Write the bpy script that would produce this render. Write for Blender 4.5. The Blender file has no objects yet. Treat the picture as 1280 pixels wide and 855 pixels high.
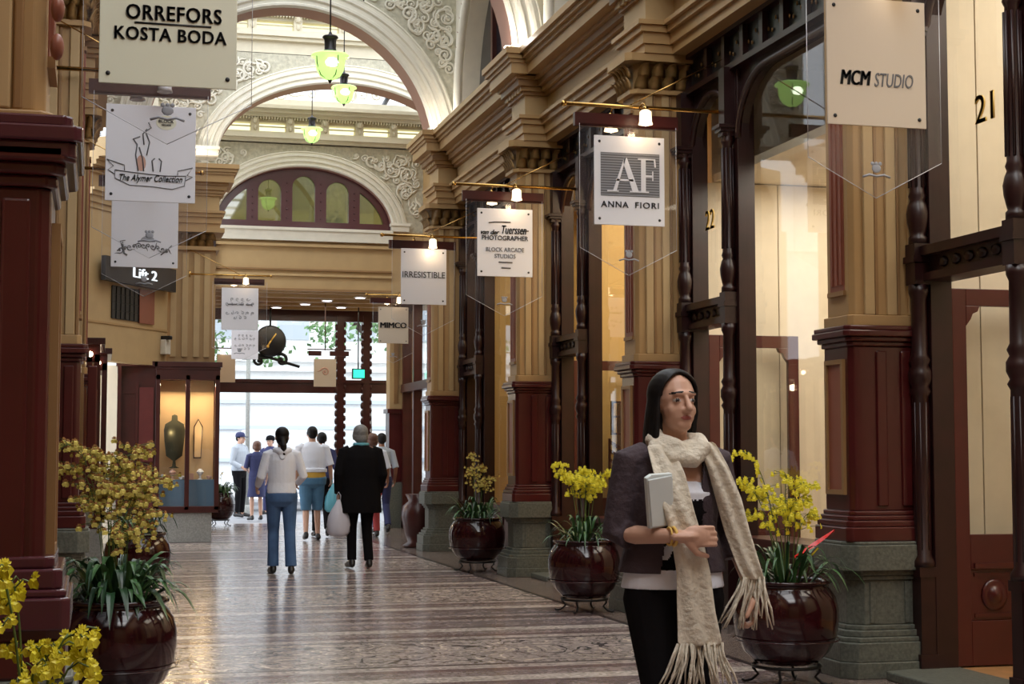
import bpy, bmesh, math, random
from mathutils import Vector, Matrix, Quaternion
random.seed(7)
C = bpy.context.scene.collection
PI = math.pi
V = Vector

# ------------------------------------------------------------ materials
def newmat(name):
    m = bpy.data.materials.new(name); m.use_nodes = True
    nt = m.node_tree; return m, nt, nt.nodes['Principled BSDF']

def mat(name, col, rough=.5, metal=0., noise=0., nscale=8., bump=0., bscale=30., coat=0., emit=None, es=0., spec=.5):
    m, nt, b = newmat(name)
    b.inputs['Base Color'].default_value = (*col, 1)
    b.inputs['Roughness'].default_value = rough
    b.inputs['Metallic'].default_value = metal
    b.inputs['Specular IOR Level'].default_value = spec
    if coat: b.inputs['Coat Weight'].default_value = coat; b.inputs['Coat Roughness'].default_value = .08
    if emit:
        b.inputs['Emission Color'].default_value = (*emit, 1); b.inputs['Emission Strength'].default_value = es
    tc = nt.nodes.new('ShaderNodeTexCoord')
    if noise:
        n = nt.nodes.new('ShaderNodeTexNoise'); n.inputs['Scale'].default_value = nscale; n.inputs['Detail'].default_value = 5
        nt.links.new(tc.outputs['Object'], n.inputs['Vector'])
        r = nt.nodes.new('ShaderNodeValToRGB')
        r.color_ramp.elements[0].position = .3; r.color_ramp.elements[1].position = .7
        r.color_ramp.elements[0].color = (*[c*(1-noise) for c in col], 1)
        r.color_ramp.elements[1].color = (*[min(1, c*(1+noise)) for c in col], 1)
        nt.links.new(n.outputs['Fac'], r.inputs['Fac']); nt.links.new(r.outputs['Color'], b.inputs['Base Color'])
    if bump:
        n2 = nt.nodes.new('ShaderNodeTexNoise'); n2.inputs['Scale'].default_value = bscale; n2.inputs['Detail'].default_value = 6
        nt.links.new(tc.outputs['Object'], n2.inputs['Vector'])
        bp = nt.nodes.new('ShaderNodeBump'); bp.inputs['Strength'].default_value = bump; bp.inputs['Distance'].default_value = .02
        nt.links.new(n2.outputs['Fac'], bp.inputs['Height']); nt.links.new(bp.outputs['Normal'], b.inputs['Normal'])
    return m

def emat(name, col, s):
    m, nt, b = newmat(name); nt.nodes.remove(b)
    e = nt.nodes.new('ShaderNodeEmission'); e.inputs['Color'].default_value = (*col, 1); e.inputs['Strength'].default_value = s
    nt.links.new(e.outputs[0], nt.nodes['Material Output'].inputs[0]); return m

def glassmat(name, tint=(1, 1, 1), refl=1.0, base=.04, diff=0.0, dcol=(.6, .6, .6)):
    m, nt, b = newmat(name); nt.nodes.remove(b)
    t = nt.nodes.new('ShaderNodeBsdfTransparent'); t.inputs[0].default_value = (*tint, 1)
    g = nt.nodes.new('ShaderNodeBsdfGlossy'); g.inputs['Roughness'].default_value = .02
    f = nt.nodes.new('ShaderNodeLayerWeight'); f.inputs['Blend'].default_value = .5
    p5 = nt.nodes.new('ShaderNodeMath'); p5.operation = 'POWER'; p5.inputs[1].default_value = 4.5; nt.links.new(f.outputs['Facing'], p5.inputs[0])
    mu = nt.nodes.new('ShaderNodeMath'); mu.operation = 'MULTIPLY_ADD'; mu.use_clamp = True; mu.inputs[1].default_value = .75*refl; mu.inputs[2].default_value = .045*refl
    nt.links.new(p5.outputs[0], mu.inputs[0])
    mx = nt.nodes.new('ShaderNodeMixShader'); nt.links.new(mu.outputs[0], mx.inputs[0])
    src = t
    if diff:
        d = nt.nodes.new('ShaderNodeBsdfDiffuse'); d.inputs[0].default_value = (*dcol, 1)
        m2 = nt.nodes.new('ShaderNodeMixShader'); m2.inputs[0].default_value = diff
        nt.links.new(t.outputs[0], m2.inputs[1]); nt.links.new(d.outputs[0], m2.inputs[2]); src = m2
    nt.links.new(src.outputs[0], mx.inputs[1]); nt.links.new(g.outputs[0], mx.inputs[2])
    nt.links.new(mx.outputs[0], nt.nodes['Material Output'].inputs[0]); return m

M = {}
M['ochre'] = mat('ochre_paint', (.43, .265, .112), .45, noise=.06, nscale=3)
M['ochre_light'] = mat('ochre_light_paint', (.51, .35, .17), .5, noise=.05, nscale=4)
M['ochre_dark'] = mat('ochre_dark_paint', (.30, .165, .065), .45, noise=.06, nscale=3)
M['pink'] = mat('terracotta_paint', (.27, .085, .05), .45, noise=.05)
M['gilt'] = mat('dull_gilt_ornament', (.26, .15, .05), .4, metal=.25, noise=.25, nscale=20)
M['red'] = mat('oxblood_paint', (.070, .009, .009), .28, noise=.12, nscale=4, coat=.25)
M['redd'] = mat('oxblood_panel', (.11, .02, .018), .35, noise=.1)
M['purple'] = mat('plum_gloss_paint', (.075, .016, .024), .25, coat=.3)
M['wood'] = mat('dark_mahogany', (.021, .0045, .0045), .36, noise=.3, nscale=6, coat=.05)
M['woodr'] = mat('red_mahogany', (.055, .010, .008), .32, noise=.2, nscale=5, coat=.12)
M['stone'] = mat('grey_green_granite', (.115, .12, .098), .42, noise=.3, nscale=45, bump=.15, bscale=60)
M['stonepale'] = mat('pale_granite', (.30, .30, .28), .5, noise=.2, nscale=45)
M['cream'] = mat('cream_plaster', (.66, .60, .46), .6, noise=.04)
M['white'] = mat('white_plaster', (.74, .70, .60), .55, noise=.04)
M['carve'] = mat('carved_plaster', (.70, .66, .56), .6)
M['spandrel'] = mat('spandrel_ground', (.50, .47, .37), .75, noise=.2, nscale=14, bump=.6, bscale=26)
M['carveback'] = mat('carving_ground', (.33, .30, .24), .7)
M['intrados'] = mat('rose_soffit_paint', (.38, .20, .15), .55)
M['shopcream'] = mat('shop_cream_wall', (.76, .67, .52), .6, noise=.03)
M['shopyellow'] = mat('shop_yellow_wall', (.70, .50, .22), .6)
M['shopfloor'] = mat('shop_timber_floor', (.42, .22, .09), .35, noise=.2)
M['dark'] = mat('near_black', (.008, .008, .010), .35)
M['darkglass'] = mat('dark_window_glass', (.012, .012, .018), .08)
M['iron'] = mat('black_iron', (.012, .012, .012), .45, metal=.4)
M['brass'] = mat('aged_brass', (.55, .33, .10), .22, metal=1.)
M['gold'] = mat('gold_leaf', (.72, .46, .10), .4, metal=0.)
M['pot'] = mat('oxblood_glaze', (.026, .004, .005), .12, noise=.4, nscale=6, coat=.3, spec=.35)
M['leaf'] = mat('orchid_leaf', (.045, .12, .035), .35, noise=.35, nscale=9)
M['leafd'] = mat('dark_leaf', (.02, .06, .025), .35, noise=.3)
M['yellow'] = mat('yellow_petal', (.86, .76, .04), .5, noise=.08)
M['ochref'] = mat('bronze_yellow_petal', (.72, .60, .14), .5, noise=.2, nscale=20)
M['brownf'] = mat('brown_orange_petal', (.33, .15, .03), .5)
M['stem'] = mat('green_stem', (.10, .15, .03), .5)
M['sign'] = mat('white_enamel_board', (.84, .84, .90), .3)
M['signcream'] = mat('cream_enamel_board', (.82, .81, .64), .3)
M['signtan'] = mat('beige_enamel_board', (.66, .56, .45), .35)
M['ink'] = mat('black_lettering', (.012, .012, .014), .5)
M['inkgrey'] = mat('grey_lettering', (.14, .14, .15), .5)
M['inkpale'] = mat('pale_grey_ink', (.33, .34, .38), .5)
M['blush'] = mat('blush_ink', (.62, .36, .28), .5)
M['acry'] = glassmat('clear_acrylic', (.97, .97, .98), 1., diff=.03, dcol=(.8, .8, .9))
M['acryedge'] = mat('acrylic_edge', (.62, .62, .66), .15)
M['glass'] = glassmat('window_glass', (.96, .97, .95), 1.3)
M['oliveglass'] = glassmat('olive_window_glass', (.42, .40, .18), 4., diff=.35, dcol=(.20, .18, .07))
M['bulb'] = emat('warm_bulb', (1., .78, .52), 14)
M['frost'] = mat('frosted_lamp_shade', (.9, .85, .75), .3, emit=(1., .72, .42), es=2.2)
M['frostoff'] = mat('unlit_frosted_shade', (.62, .60, .62), .2)
M['greenglow'] = mat('green_lamp_glass', (.35, .65, .2), .15, emit=(.58, .95, .26), es=1.15)
M['greencore'] = emat('lamp_core', (.85, 1., .7), 9)
M['lampmetal'] = mat('dark_lamp_metal', (.035, .03, .035), .35, metal=.5)
M['lit'] = emat('emissive_daylight_pane', (1., .95, .55), 1.5)  # emission stands in for skylight showing through the frieze openings
M['downlight'] = emat('downlight_lens', (.93, .9, 1.), 5)
M['exit'] = emat('exit_sign_green', (.05, .85, .5), 1.6)
M['skin'] = mat('skin', (.60, .35, .25), .5)
M['skint'] = mat('tanned_skin', (.36, .17, .10), .5)
M['lips'] = mat('lip_skin', (.36, .09, .08), .45)
M['eye'] = mat('eye_white', (.55, .5, .48), .3)
M['iris'] = mat('dark_iris', (.02, .012, .01), .3)
M['hairblack'] = mat('black_hair', (.009, .007, .007), .5, noise=.3, nscale=60, spec=.25)
M['hairgrey'] = mat('grey_hair', (.22, .22, .22), .5, noise=.2, nscale=40)
M['hairbrown'] = mat('brown_hair', (.12, .05, .03), .5, noise=.2, nscale=40)
M['clwhite'] = mat('white_cloth', (.82, .85, .95), .8, bump=.3, bscale=12)
M['clpale'] = mat('pale_blue_grey_cloth', (.42, .46, .52), .8, bump=.3, bscale=12)
M['clblack'] = mat('black_cloth', (.008, .007, .008), .85, bump=.3, bscale=12, spec=.08)
M['clplum'] = mat('plum_grey_knit', (.055, .036, .045), .85, bump=.4, bscale=40)
M['clnavy'] = mat('navy_cloth', (.03, .035, .11), .8, bump=.3, bscale=12)
M['jeans'] = mat('blue_denim', (.065, .14, .30), .8, noise=.3, nscale=5)
M['shorts'] = mat('faded_blue_denim', (.08, .20, .34), .8, noise=.2, nscale=5)
M['clyellow'] = mat('mustard_cloth', (.55, .33, .05), .8)
M['clred'] = mat('coral_red_cloth', (.45, .06, .06), .8)
M['shoe'] = mat('dark_leather', (.015, .012, .012), .35)
M['shoew'] = mat('white_trainer', (.6, .6, .6), .5)
M['scarf'] = mat('cream_wool', (.70, .64, .53), .95, noise=.10, nscale=30, bump=.6, bscale=50)
M['bagblue'] = mat('turquoise_plastic_bag', (.15, .48, .60), .3)
M['bagwhite'] = mat('white_plastic_bag', (.62, .62, .72), .3)
M['paper'] = mat('folded_paper', (.70, .76, .76), .5)
M['olive'] = mat('olive_velvet', (.07, .065, .04), .9, spec=.1)
M['litwhite'] = emat('emissive_lettering', (.9, .97, 1.), 1.3)  # plain emission raises the brightness of the white letters
M['redfl'] = mat('scarlet_spathe', (.75, .02, .015), .25)
M['facade'] = mat('pale_render', (.80, .80, .80), .8, noise=.04)
M['facadeb'] = mat('pale_blue_ledge', (.55, .63, .72), .7)
M['facwin'] = mat('street_window_glass', (.45, .50, .56), .2)
M['asphalt'] = mat('street_asphalt', (.22, .22, .23), .8)
M['paving'] = mat('bluestone_paving', (.30, .30, .32), .6)
M['treeleaf'] = mat('street_tree_leaf', (.16, .30, .12), .6, noise=.4, nscale=3)
M['bark'] = mat('bark', (.12, .09, .07), .8)
M['display'] = mat('blue_display_cloth', (.12, .20, .30), .8)
M['displaylit'] = mat('peach_case_lining', (.66, .43, .22), .7)
M['shelf'] = mat('greenish_white_goods', (.45, .50, .42), .5)
M['van'] = mat('white_vehicle_paint', (.8, .82, .85), .3)
M['tyre'] = mat('tyre_rubber', (.02, .02, .02), .7)

# floor: bands of mosaic running across the arcade, period 4.4 m
def floor_mat():
    m, nt, b = newmat('mosaic_floor'); L = nt.links; N = nt.nodes
    tc = N.new('ShaderNodeTexCoord'); sep = N.new('ShaderNodeSeparateXYZ'); L.new(tc.outputs['Object'], sep.inputs[0])
    def math_(op, a, b_=None, c=None):
        n = N.new('ShaderNodeMath'); n.operation = op
        for i, v in enumerate((a, b_, c)):
            if v is None: continue
            if isinstance(v, (int, float)): n.inputs[i].default_value = v
            else: L.new(v, n.inputs[i])
        return n.outputs[0]
    y = math_('SUBTRACT', sep.outputs['Y'], 11.1)
    fr = math_('PINGPONG', y, 2.2)          # 0 at band centre .. 2.2 between
    d = math_('DIVIDE', fr, 2.2)
    # base stripes
    r = N.new('ShaderNodeValToRGB'); r.color_ramp.interpolation = 'CONSTANT'; e = r.color_ramp.elements
    cs = [(0, (.33, .275, .255)), (.30, (.08, .06, .065)), (.325, (.38, .32, .29)), (.40, (.15, .10, .10)), (.46, (.24, .19, .18)), (.56, (.46, .40, .36)),
          (.66, (.14, .10, .105)), (.70, (.25, .20, .19)), (.82, (.19, .155, .165)), (.88, (.32, .26, .24)), (.95, (.14, .10, .10))]
    e[0].position = 0; e[0].color = (*cs[0][1], 1)
    e[1].position = cs[1][0]; e[1].color = (*cs[1][1], 1)
    for p, c in cs[2:]:
        q = e.new(p); q.color = (*c, 1)
    L.new(d, r.inputs[0])
    # scrolls in the band
    mp = N.new('ShaderNodeMapping'); mp.inputs['Scale'].default_value = (1.3, 1.3, 1); L.new(tc.outputs['Object'], mp.inputs[0])
    nz = N.new('ShaderNodeTexNoise'); nz.inputs['Scale'].default_value = 1.5; nz.inputs['Detail'].default_value = 1; nz.inputs['Distortion'].default_value = 1.6
    L.new(mp.outputs[0], nz.inputs[0])
    w = math_('ABSOLUTE', math_('SUBTRACT', math_('FRACT', math_('MULTIPLY', nz.outputs['Fac'], 5.0)), .5))
    curl = math_('LESS_THAN', w, .07)
    curl2 = math_('GREATER_THAN', w, .45)
    band = math_('LESS_THAN', d, .29)
    mx = N.new('ShaderNodeMix'); mx.data_type = 'RGBA'; L.new(math_('MULTIPLY', band, curl), mx.inputs[0]); L.new(r.outputs[0], mx.inputs[6]); mx.inputs[7].default_value = (.05, .045, .05, 1)
    mx2 = N.new('ShaderNodeMix'); mx2.data_type = 'RGBA'; L.new(math_('MULTIPLY', band, curl2), mx2.inputs[0]); L.new(mx.outputs[2], mx2.inputs[6]); mx2.inputs[7].default_value = (.55, .46, .38, 1)
    # lozenges between
    ck = N.new('ShaderNodeTexChecker'); ck.inputs['Scale'].default_value = 1.
    mp2 = N.new('ShaderNodeMapping'); mp2.inputs['Rotation'].default_value = (0, 0, PI/4); mp2.inputs['Scale'].default_value = (3.2, 3.2, 1); L.new(tc.outputs['Object'], mp2.inputs[0]); L.new(mp2.outputs[0], ck.inputs[0])
    mid = math_('MULTIPLY', math_('GREATER_THAN', d, .68), math_('LESS_THAN', d, .82))
    mx3 = N.new('ShaderNodeMix'); mx3.data_type = 'RGBA'; L.new(math_('MULTIPLY', mid, ck.outputs['Fac']), mx3.inputs[0]); L.new(mx2.outputs[2], mx3.inputs[6]); mx3.inputs[7].default_value = (.17, .13, .13, 1)
    # long side borders
    x = sep.outputs['X']
    bx = math_('ABSOLUTE', math_('SUBTRACT', x, 2.25)); sd = math_('GREATER_THAN', bx, 1.98); ln = math_('MULTIPLY', math_('GREATER_THAN', bx, 1.94), math_('LESS_THAN', bx, 2.0))
    mx4 = N.new('ShaderNodeMix'); mx4.data_type = 'RGBA'; L.new(sd, mx4.inputs[0]); L.new(mx3.outputs[2], mx4.inputs[6]); mx4.inputs[7].default_value = (.15, .115, .10, 1)
    mx5 = N.new('ShaderNodeMix'); mx5.data_type = 'RGBA'; L.new(ln, mx5.inputs[0]); L.new(mx4.outputs[2], mx5.inputs[6]); mx5.inputs[7].default_value = (.04, .03, .03, 1)
    # tesserae variation
    vo = N.new('ShaderNodeTexVoronoi'); vo.inputs['Scale'].default_value = 38; L.new(tc.outputs['Object'], vo.inputs[0])
    vs = N.new('ShaderNodeSeparateColor'); L.new(vo.outputs['Color'], vs.inputs[0])
    f1 = math_('MULTIPLY_ADD', vs.outputs[0], .75, .72)
    n3 = N.new('ShaderNodeTexNoise'); n3.inputs['Scale'].default_value = 1.1; L.new(tc.outputs['Object'], n3.inputs[0])
    f2 = math_('MULTIPLY', f1, math_('MULTIPLY_ADD', n3.outputs['Fac'], .8, .6))
    vm = N.new('ShaderNodeVectorMath'); vm.operation = 'SCALE'; L.new(mx5.outputs[2], vm.inputs[0]); L.new(f2, vm.inputs['Scale'])
    L.new(vm.outputs[0], b.inputs['Base Color'])
    rr = math_('MULTIPLY_ADD', vs.outputs[1], .12, .15); L.new(rr, b.inputs['Roughness'])
    bp = N.new('ShaderNodeBump'); bp.inputs['Strength'].default_value = .05; bp.inputs['Distance'].default_value = .004
    n4 = N.new('ShaderNodeTexNoise'); n4.inputs['Scale'].default_value = 9; L.new(tc.outputs['Object'], n4.inputs[0]); L.new(n4.outputs['Fac'], bp.inputs['Height']); L.new(bp.outputs[0], b.inputs['Normal'])
    return m
M['floor'] = floor_mat()

# ------------------------------------------------------------ mesh builder
class MB:
    def __init__(s, off=(0, 0, 0)):
        s.v = []; s.f = []; s.m = []; s.s = []; s.off = V(off)
    def add(s, vs, fs, m=0, smooth=False):
        b = len(s.v); s.v += [tuple(v) for v in vs]
        for f in fs: s.f.append(tuple(i+b for i in f)); s.m.append(m); s.s.append(smooth)
    def box(s, x0, x1, y0, y1, z0, z1, m=0):
        if x0 > x1: x0, x1 = x1, x0
        if y0 > y1: y0, y1 = y1, y0
        s.add([(x0, y0, z0), (x1, y0, z0), (x1, y1, z0), (x0, y1, z0), (x0, y0, z1), (x1, y0, z1), (x1, y1, z1), (x0, y1, z1)],
              [(3, 2, 1, 0), (4, 5, 6, 7), (0, 1, 5, 4), (1, 2, 6, 5), (2, 3, 7, 6), (3, 0, 4, 7)], m)
    def prism(s, pts, T, h, m=0, smooth=False):
        """2-D polygon pts (CCW), T maps (u,v,w) to the world, extruded w = h[0]..h[1]"""
        n = len(pts)
        vs = [T(u, v, h[0]) for u, v in pts]+[T(u, v, h[1]) for u, v in pts]
        fs = [tuple(range(n-1, -1, -1)), tuple(range(n, 2*n))]
        s.add(vs, fs, m)
        b = len(s.v)-2*n
        for i in range(n):
            j = (i+1) % n; s.f.append((b+i, b+j, b+n+j, b+n+i)); s.m.append(m); s.s.append(smooth)
    def strip(s, A, B, m=0, smooth=True, closed=False):
        n = len(A); b = len(s.v); s.v += [tuple(a) for a in A]+[tuple(a) for a in B]
        for i in range(n if closed else n-1):
            j = (i+1) % n; s.f.append((b+i, b+j, b+n+j, b+n+i)); s.m.append(m); s.s.append(smooth)
    def loft(s, rings, m=0, smooth=True, caps=True, closed=True):
        n = len(rings[0]); b = len(s.v)
        for r in rings: s.v += [tuple(p) for p in r]
        for k in range(len(rings)-1):
            for i in range(n if closed else n-1):
                j = (i+1) % n; s.f.append((b+k*n+i, b+k*n+j, b+(k+1)*n+j, b+(k+1)*n+i)); s.m.append(m); s.s.append(smooth)
        if caps and closed:
            s.f.append(tuple(b+i for i in range(n-1, -1, -1))); s.m.append(m); s.s.append(False)
            q = b+(len(rings)-1)*n; s.f.append(tuple(q+i for i in range(n))); s.m.append(m); s.s.append(False)
    def lathe(s, prof, c=(0, 0, 0), n=24, m=0, smooth=True, sx=1, sy=1):
        s.loft([[(c[0]+max(r, 1e-4)*sx*math.cos(2*PI*i/n), c[1]+max(r, 1e-4)*sy*math.sin(2*PI*i/n), c[2]+z) for i in range(n)] for r, z in prof], m, smooth)
    def tube(s, pts, rad, n=8, m=0, caps=True, flat=1., round_=False):
        pts = [V(p) for p in pts]; k = len(pts)
        if not isinstance(rad, (list, tuple)): rad = [rad]*k
        rad = list(rad)
        if round_:
            a = (pts[0]-pts[1]).normalized(); b = (pts[-1]-pts[-2]).normalized(); r0, r1 = rad[0], rad[-1]
            pts = [pts[0]+a*r0*.97, pts[0]+a*r0*.7]+pts+[pts[-1]+b*r1*.7, pts[-1]+b*r1*.97]
            rad = [r0*.25, r0*.72]+rad+[r1*.72, r1*.25]; k = len(pts)
        t = (pts[1]-pts[0]).normalized()
        u = t.orthogonal().normalized() if abs(t.z) > .9 else t.cross(V((0, 0, 1))).normalized()
        rings = []
        for i in range(k):
            tt = (pts[min(i+1, k-1)]-pts[max(i-1, 0)])
            tt = tt.normalized() if tt.length > 1e-9 else t
            u = (u-tt*u.dot(tt)); u = u.normalized() if u.length > 1e-6 else tt.orthogonal().normalized()
            w = tt.cross(u)
            rings.append([pts[i]+u*rad[i]*math.cos(2*PI*j/n)+w*rad[i]*flat*math.sin(2*PI*j/n) for j in range(n)])
        s.loft(rings, m, True, caps)
    def ell(s, c, r, n=14, m=0, R=None):
        c = V(c); r = (r, r, r) if isinstance(r, (int, float)) else r
        rings = []
        for k in range(n//2+1):
            th = PI*(k+.02)/(n//2+.04); z = math.cos(th); q = math.sin(th)
            ring = []
            for i in range(n):
                p = V((r[0]*q*math.cos(-2*PI*i/n), r[1]*q*math.sin(-2*PI*i/n), r[2]*z))
                if R: p = R @ p
                ring.append(c+p)
            rings.append(ring)
        s.loft(rings, m)
    def xf(s, T, start=0):
        for i in range(start, len(s.v)): s.v[i] = tuple(T @ V(s.v[i]))
    def build(s, name, mats, parent=None, bevel=0):
        me = bpy.data.meshes.new(name)
        o = s.off
        me.from_pydata([(a[0]-o.x, a[1]-o.y, a[2]-o.z) for a in s.v], [], s.f)
        if not isinstance(mats, (list, tuple)): mats = [mats]
        for q in mats: me.materials.append(M[q] if isinstance(q, str) else q)
        me.polygons.foreach_set('material_index', s.m); me.polygons.foreach_set('use_smooth', s.s); me.update()
        ob = bpy.data.objects.new(name, me); C.objects.link(ob)
        if parent: ob.parent = parent
        else: ob.location = s.off
        if bevel:
            b = ob.modifiers.new('b', 'BEVEL'); b.width = bevel; b.segments = 2; b.limit_method = 'ANGLE'; b.angle_limit = .6
        return ob

def tag(o, label=None, cat=None, group=None, kind=None):
    if label: o['label'] = label
    if cat: o['category'] = cat
    if group: o['group'] = group
    if kind: o['kind'] = kind
    return o
def empty(name, loc=(0, 0, 0), rz=0, label=None, cat=None, group=None, kind=None):
    o = bpy.data.objects.new(name, None); C.objects.link(o); o.location = loc; o.rotation_euler = (0, 0, rz); o.empty_display_size = .1
    return tag(o, label, cat, group, kind)
def struct(o): o['kind'] = 'structure'; return o
def kids(o): return [c for c in bpy.data.objects if c.parent == o]
def copy_tree(o, parent=None):
    c = o.copy(); C.objects.link(c)
    if parent: c.parent = parent
    for ch in kids(o): copy_tree(ch, c)
    return c

# text as mesh. R maps text-plane (x right, y up, z out) into the world at centre loc; fitted to width w (and height h)
def text(s, name, loc, w, h, material, parent=None, face='-Y', bold=0, shear=0, ext=.003, off=(0, 0, 0), spacing=1.):
    cu = bpy.data.curves.new(name, 'FONT'); cu.body = s; cu.size = 1; cu.extrude = .02; cu.shear = shear
    cu.space_character = spacing; cu.resolution_u = 3
    ob = bpy.data.objects.new(name+'_c', cu); C.objects.link(ob)
    dg = bpy.context.evaluated_depsgraph_get(); me = bpy.data.meshes.new_from_object(ob.evaluated_get(dg))
    bpy.data.objects.remove(ob); bpy.data.curves.remove(cu)
    xs = [v.co.x for v in me.vertices]; ys = [v.co.y for v in me.vertices]
    x0, x1, y0, y1 = min(xs), max(xs), min(ys), max(ys); sx = w/(x1-x0); sy = (h/(y1-y0)) if h else sx
    loc = V(loc)-V(off)
    for v in me.vertices:
        x = (v.co.x-(x0+x1)/2)*sx; y = (v.co.y-(y0+y1)/2)*sy; z = v.co.z/.02*ext
        if face == '-Y': v.co = loc+V((x, -z, y))
        elif face == '-X': v.co = loc+V((-z, -x, y))
    if bold:     # heavier stroke: overlaid copies a hair apart
        bm = bmesh.new(); bm.from_mesh(me); base = bm.verts[:] + bm.edges[:] + bm.faces[:]
        for dx in (-1, 1):
            r_ = bmesh.ops.duplicate(bm, geom=base)['geom']; q = bold*sx*1.5*dx
            bmesh.ops.translate(bm, verts=[v_ for v_ in r_ if isinstance(v_, bmesh.types.BMVert)], vec=(q, 0, 0) if face == '-Y' else (0, q, 0))
        bm.to_mesh(me); bm.free()
    me.name = name; me.materials.clear(); me.materials.append(M[material])
    o = bpy.data.objects.new(name, me); C.objects.link(o)
    if parent: o.parent = parent
    return o
TY = lambda x0, y0, z0: (lambda u, v, w: (x0+u, y0+w, z0+v))     # plane facing -Y
TX = lambda x0, y0, z0: (lambda u, v, w: (x0+w, y0+u, z0+v))     # plane across X, u along +Y
TZ = lambda x0, y0, z0: (lambda u, v, w: (x0+u, y0+v, z0+w))
def arc(cx, cy, rx, ry, a0, a1, n):
    return [(cx+rx*math.cos(math.radians(a0+(a1-a0)*i/n)), cy+ry*math.sin(math.radians(a0+(a1-a0)*i/n))) for i in range(n+1)]
def chrect(hx, hy, c):
    return [(-hx+c, -hy), (hx-c, -hy), (hx, -hy+c), (hx, hy-c), (hx-c, hy), (-hx+c, hy), (-hx, hy-c), (-hx, -hy+c)]

def remesh(ob, voxel, smooth=3, fac=.5, mats=None, fn=None, loc=None):
    r = ob.modifiers.new('r', 'REMESH'); r.mode = 'VOXEL'; r.voxel_size = voxel; r.use_smooth_shade = True
    if smooth:
        k = ob.modifiers.new('s', 'SMOOTH'); k.iterations = smooth; k.factor = fac
    dg = bpy.context.evaluated_depsgraph_get(); me = bpy.data.meshes.new_from_object(ob.evaluated_get(dg))
    old = ob.data; nm = old.name; ms = list(old.materials); ob.modifiers.clear(); ob.data = me; bpy.data.meshes.remove(old); me.name = nm
    me.materials.clear()
    for q in (mats or ms): me.materials.append(M[q] if isinstance(q, str) else q)
    me.polygons.foreach_set('use_smooth', [True]*len(me.polygons))
    if fn:
        me.polygons.foreach_set('material_index', [fn(p.center) for p in me.polygons])
    else: me.polygons.foreach_set('material_index', [0]*len(me.polygons))
    return ob
# ============================================================ THE SETTING
fl = MB(); fl.box(-1.6, 7.8, -6.2, 31.9, -.06, 0); struct(fl.build('floor', 'floor'))

SX = 5.15      # right shopfront plane
PY = [9.43, 13.6, 17.75, 22.55]   # right piers, centre
WX = 4.95      # frieze plane

# ---- entablature layers: (z0, z1, projection)
ENT = [(4.95, 5.03, .02), (5.03, 5.13, .05), (5.13, 5.19, .09), (5.19, 5.23, .13), (5.23, 5.47, .0), (5.47, 5.51, .05), (5.51, 5.56, .09),
       (5.56, 5.63, .15), (5.63, 5.67, .19), (5.67, 5.79, .30), (5.79, 5.83, .33), (5.83, 5.88, .37), (5.88, 5.95, .41)]
def ent_run(mb, side, y0, y1, back=.6):
    for i, (z0, z1, p) in enumerate(ENT):
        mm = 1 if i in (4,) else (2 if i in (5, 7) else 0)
        if side > 0: mb.box(WX-p, WX+back, y0, y1, z0, z1, mm)
        else: mb.box(-.35+p, -.35-back, y0, y1, z0, z1, mm)
def ent_block(mb, side, yc, hw=.30, off=.27):
    for i, (z0, z1, p) in enumerate(ENT):
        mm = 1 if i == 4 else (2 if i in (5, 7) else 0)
        q = p*.72
        if side > 0: mb.box(WX-off-q, WX+.1, yc-hw-q, yc+hw+q, z0, z1, mm)
        else: mb.box(-.35+off+q, -.45, yc-hw-q, yc+hw+q, z0, z1, mm)
    # dentils under the cornice
    for k in range(5):
        yy = yc-hw+.05+k*(2*hw-.1)/4
        xx = WX-off if side > 0 else -.35+off
        mb.box(xx-.07*side, xx, yy-.03, yy+.03, 5.50, 5.56, 1)
e = MB(); ent_run(e, 1, 4.2, 22.4); e.build('x', ['ochre', 'ochre_light', 'ochre_dark'])
o = bpy.data.objects['x']; o.name = 'trim_1'; o.data.name = 'trim_1'; struct(o); o['label'] = 'ochre cornice and frieze running above the shopfronts on the right'
e = MB(); ent_run(e, -1, 3.9, 22.6); o = struct(e.build('trim_2', ['ochre', 'ochre_light', 'ochre_dark'])); o['label'] = 'ochre cornice and frieze above the left hand shops'

def leafband(mb, x0, x1, y0, y1, z0, z1, m=0, faces='LFB', side=1):
    """ragged acanthus: curling tongues on the visible faces of a box"""
    def tongue(p, out, w, h):
        p = V(p); out = V(out); a = V((-out.y, out.x, 0))
        rings = []
        for k in range(6):
            t = k/5; c = p+V((0, 0, h*t))+out*(.02+.07*t*t); hw = w*.5*(1-.55*t**2)
            c.z -= .03*max(0, t-.75)*4
            rings.append([c-a*hw, c+out*.022, c+a*hw, c-out*.012])
        mb.loft(rings, m)
    for z, s in ((z0, .0), (z0+(z1-z0)*.42, .5)):
        hh = (z1-z0)*.55
        n = 5; w = (y1-y0)/n
        for i in range(n):
            xx = x0 if side > 0 else x1
            tongue((xx, y0+w*(i+.5+s*.5), z), (-side, 0, 0), w*1.05, hh)
        n = 5; w = (x1-x0)/n
        for i in range(n):
            tongue((x0+w*(i+.5+s*.5), y0, z), (0, -1, 0), w*1.05, hh)
            tongue((x0+w*(i+.5+s*.5), y1, z), (0, 1, 0), w*1.05, hh)

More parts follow.
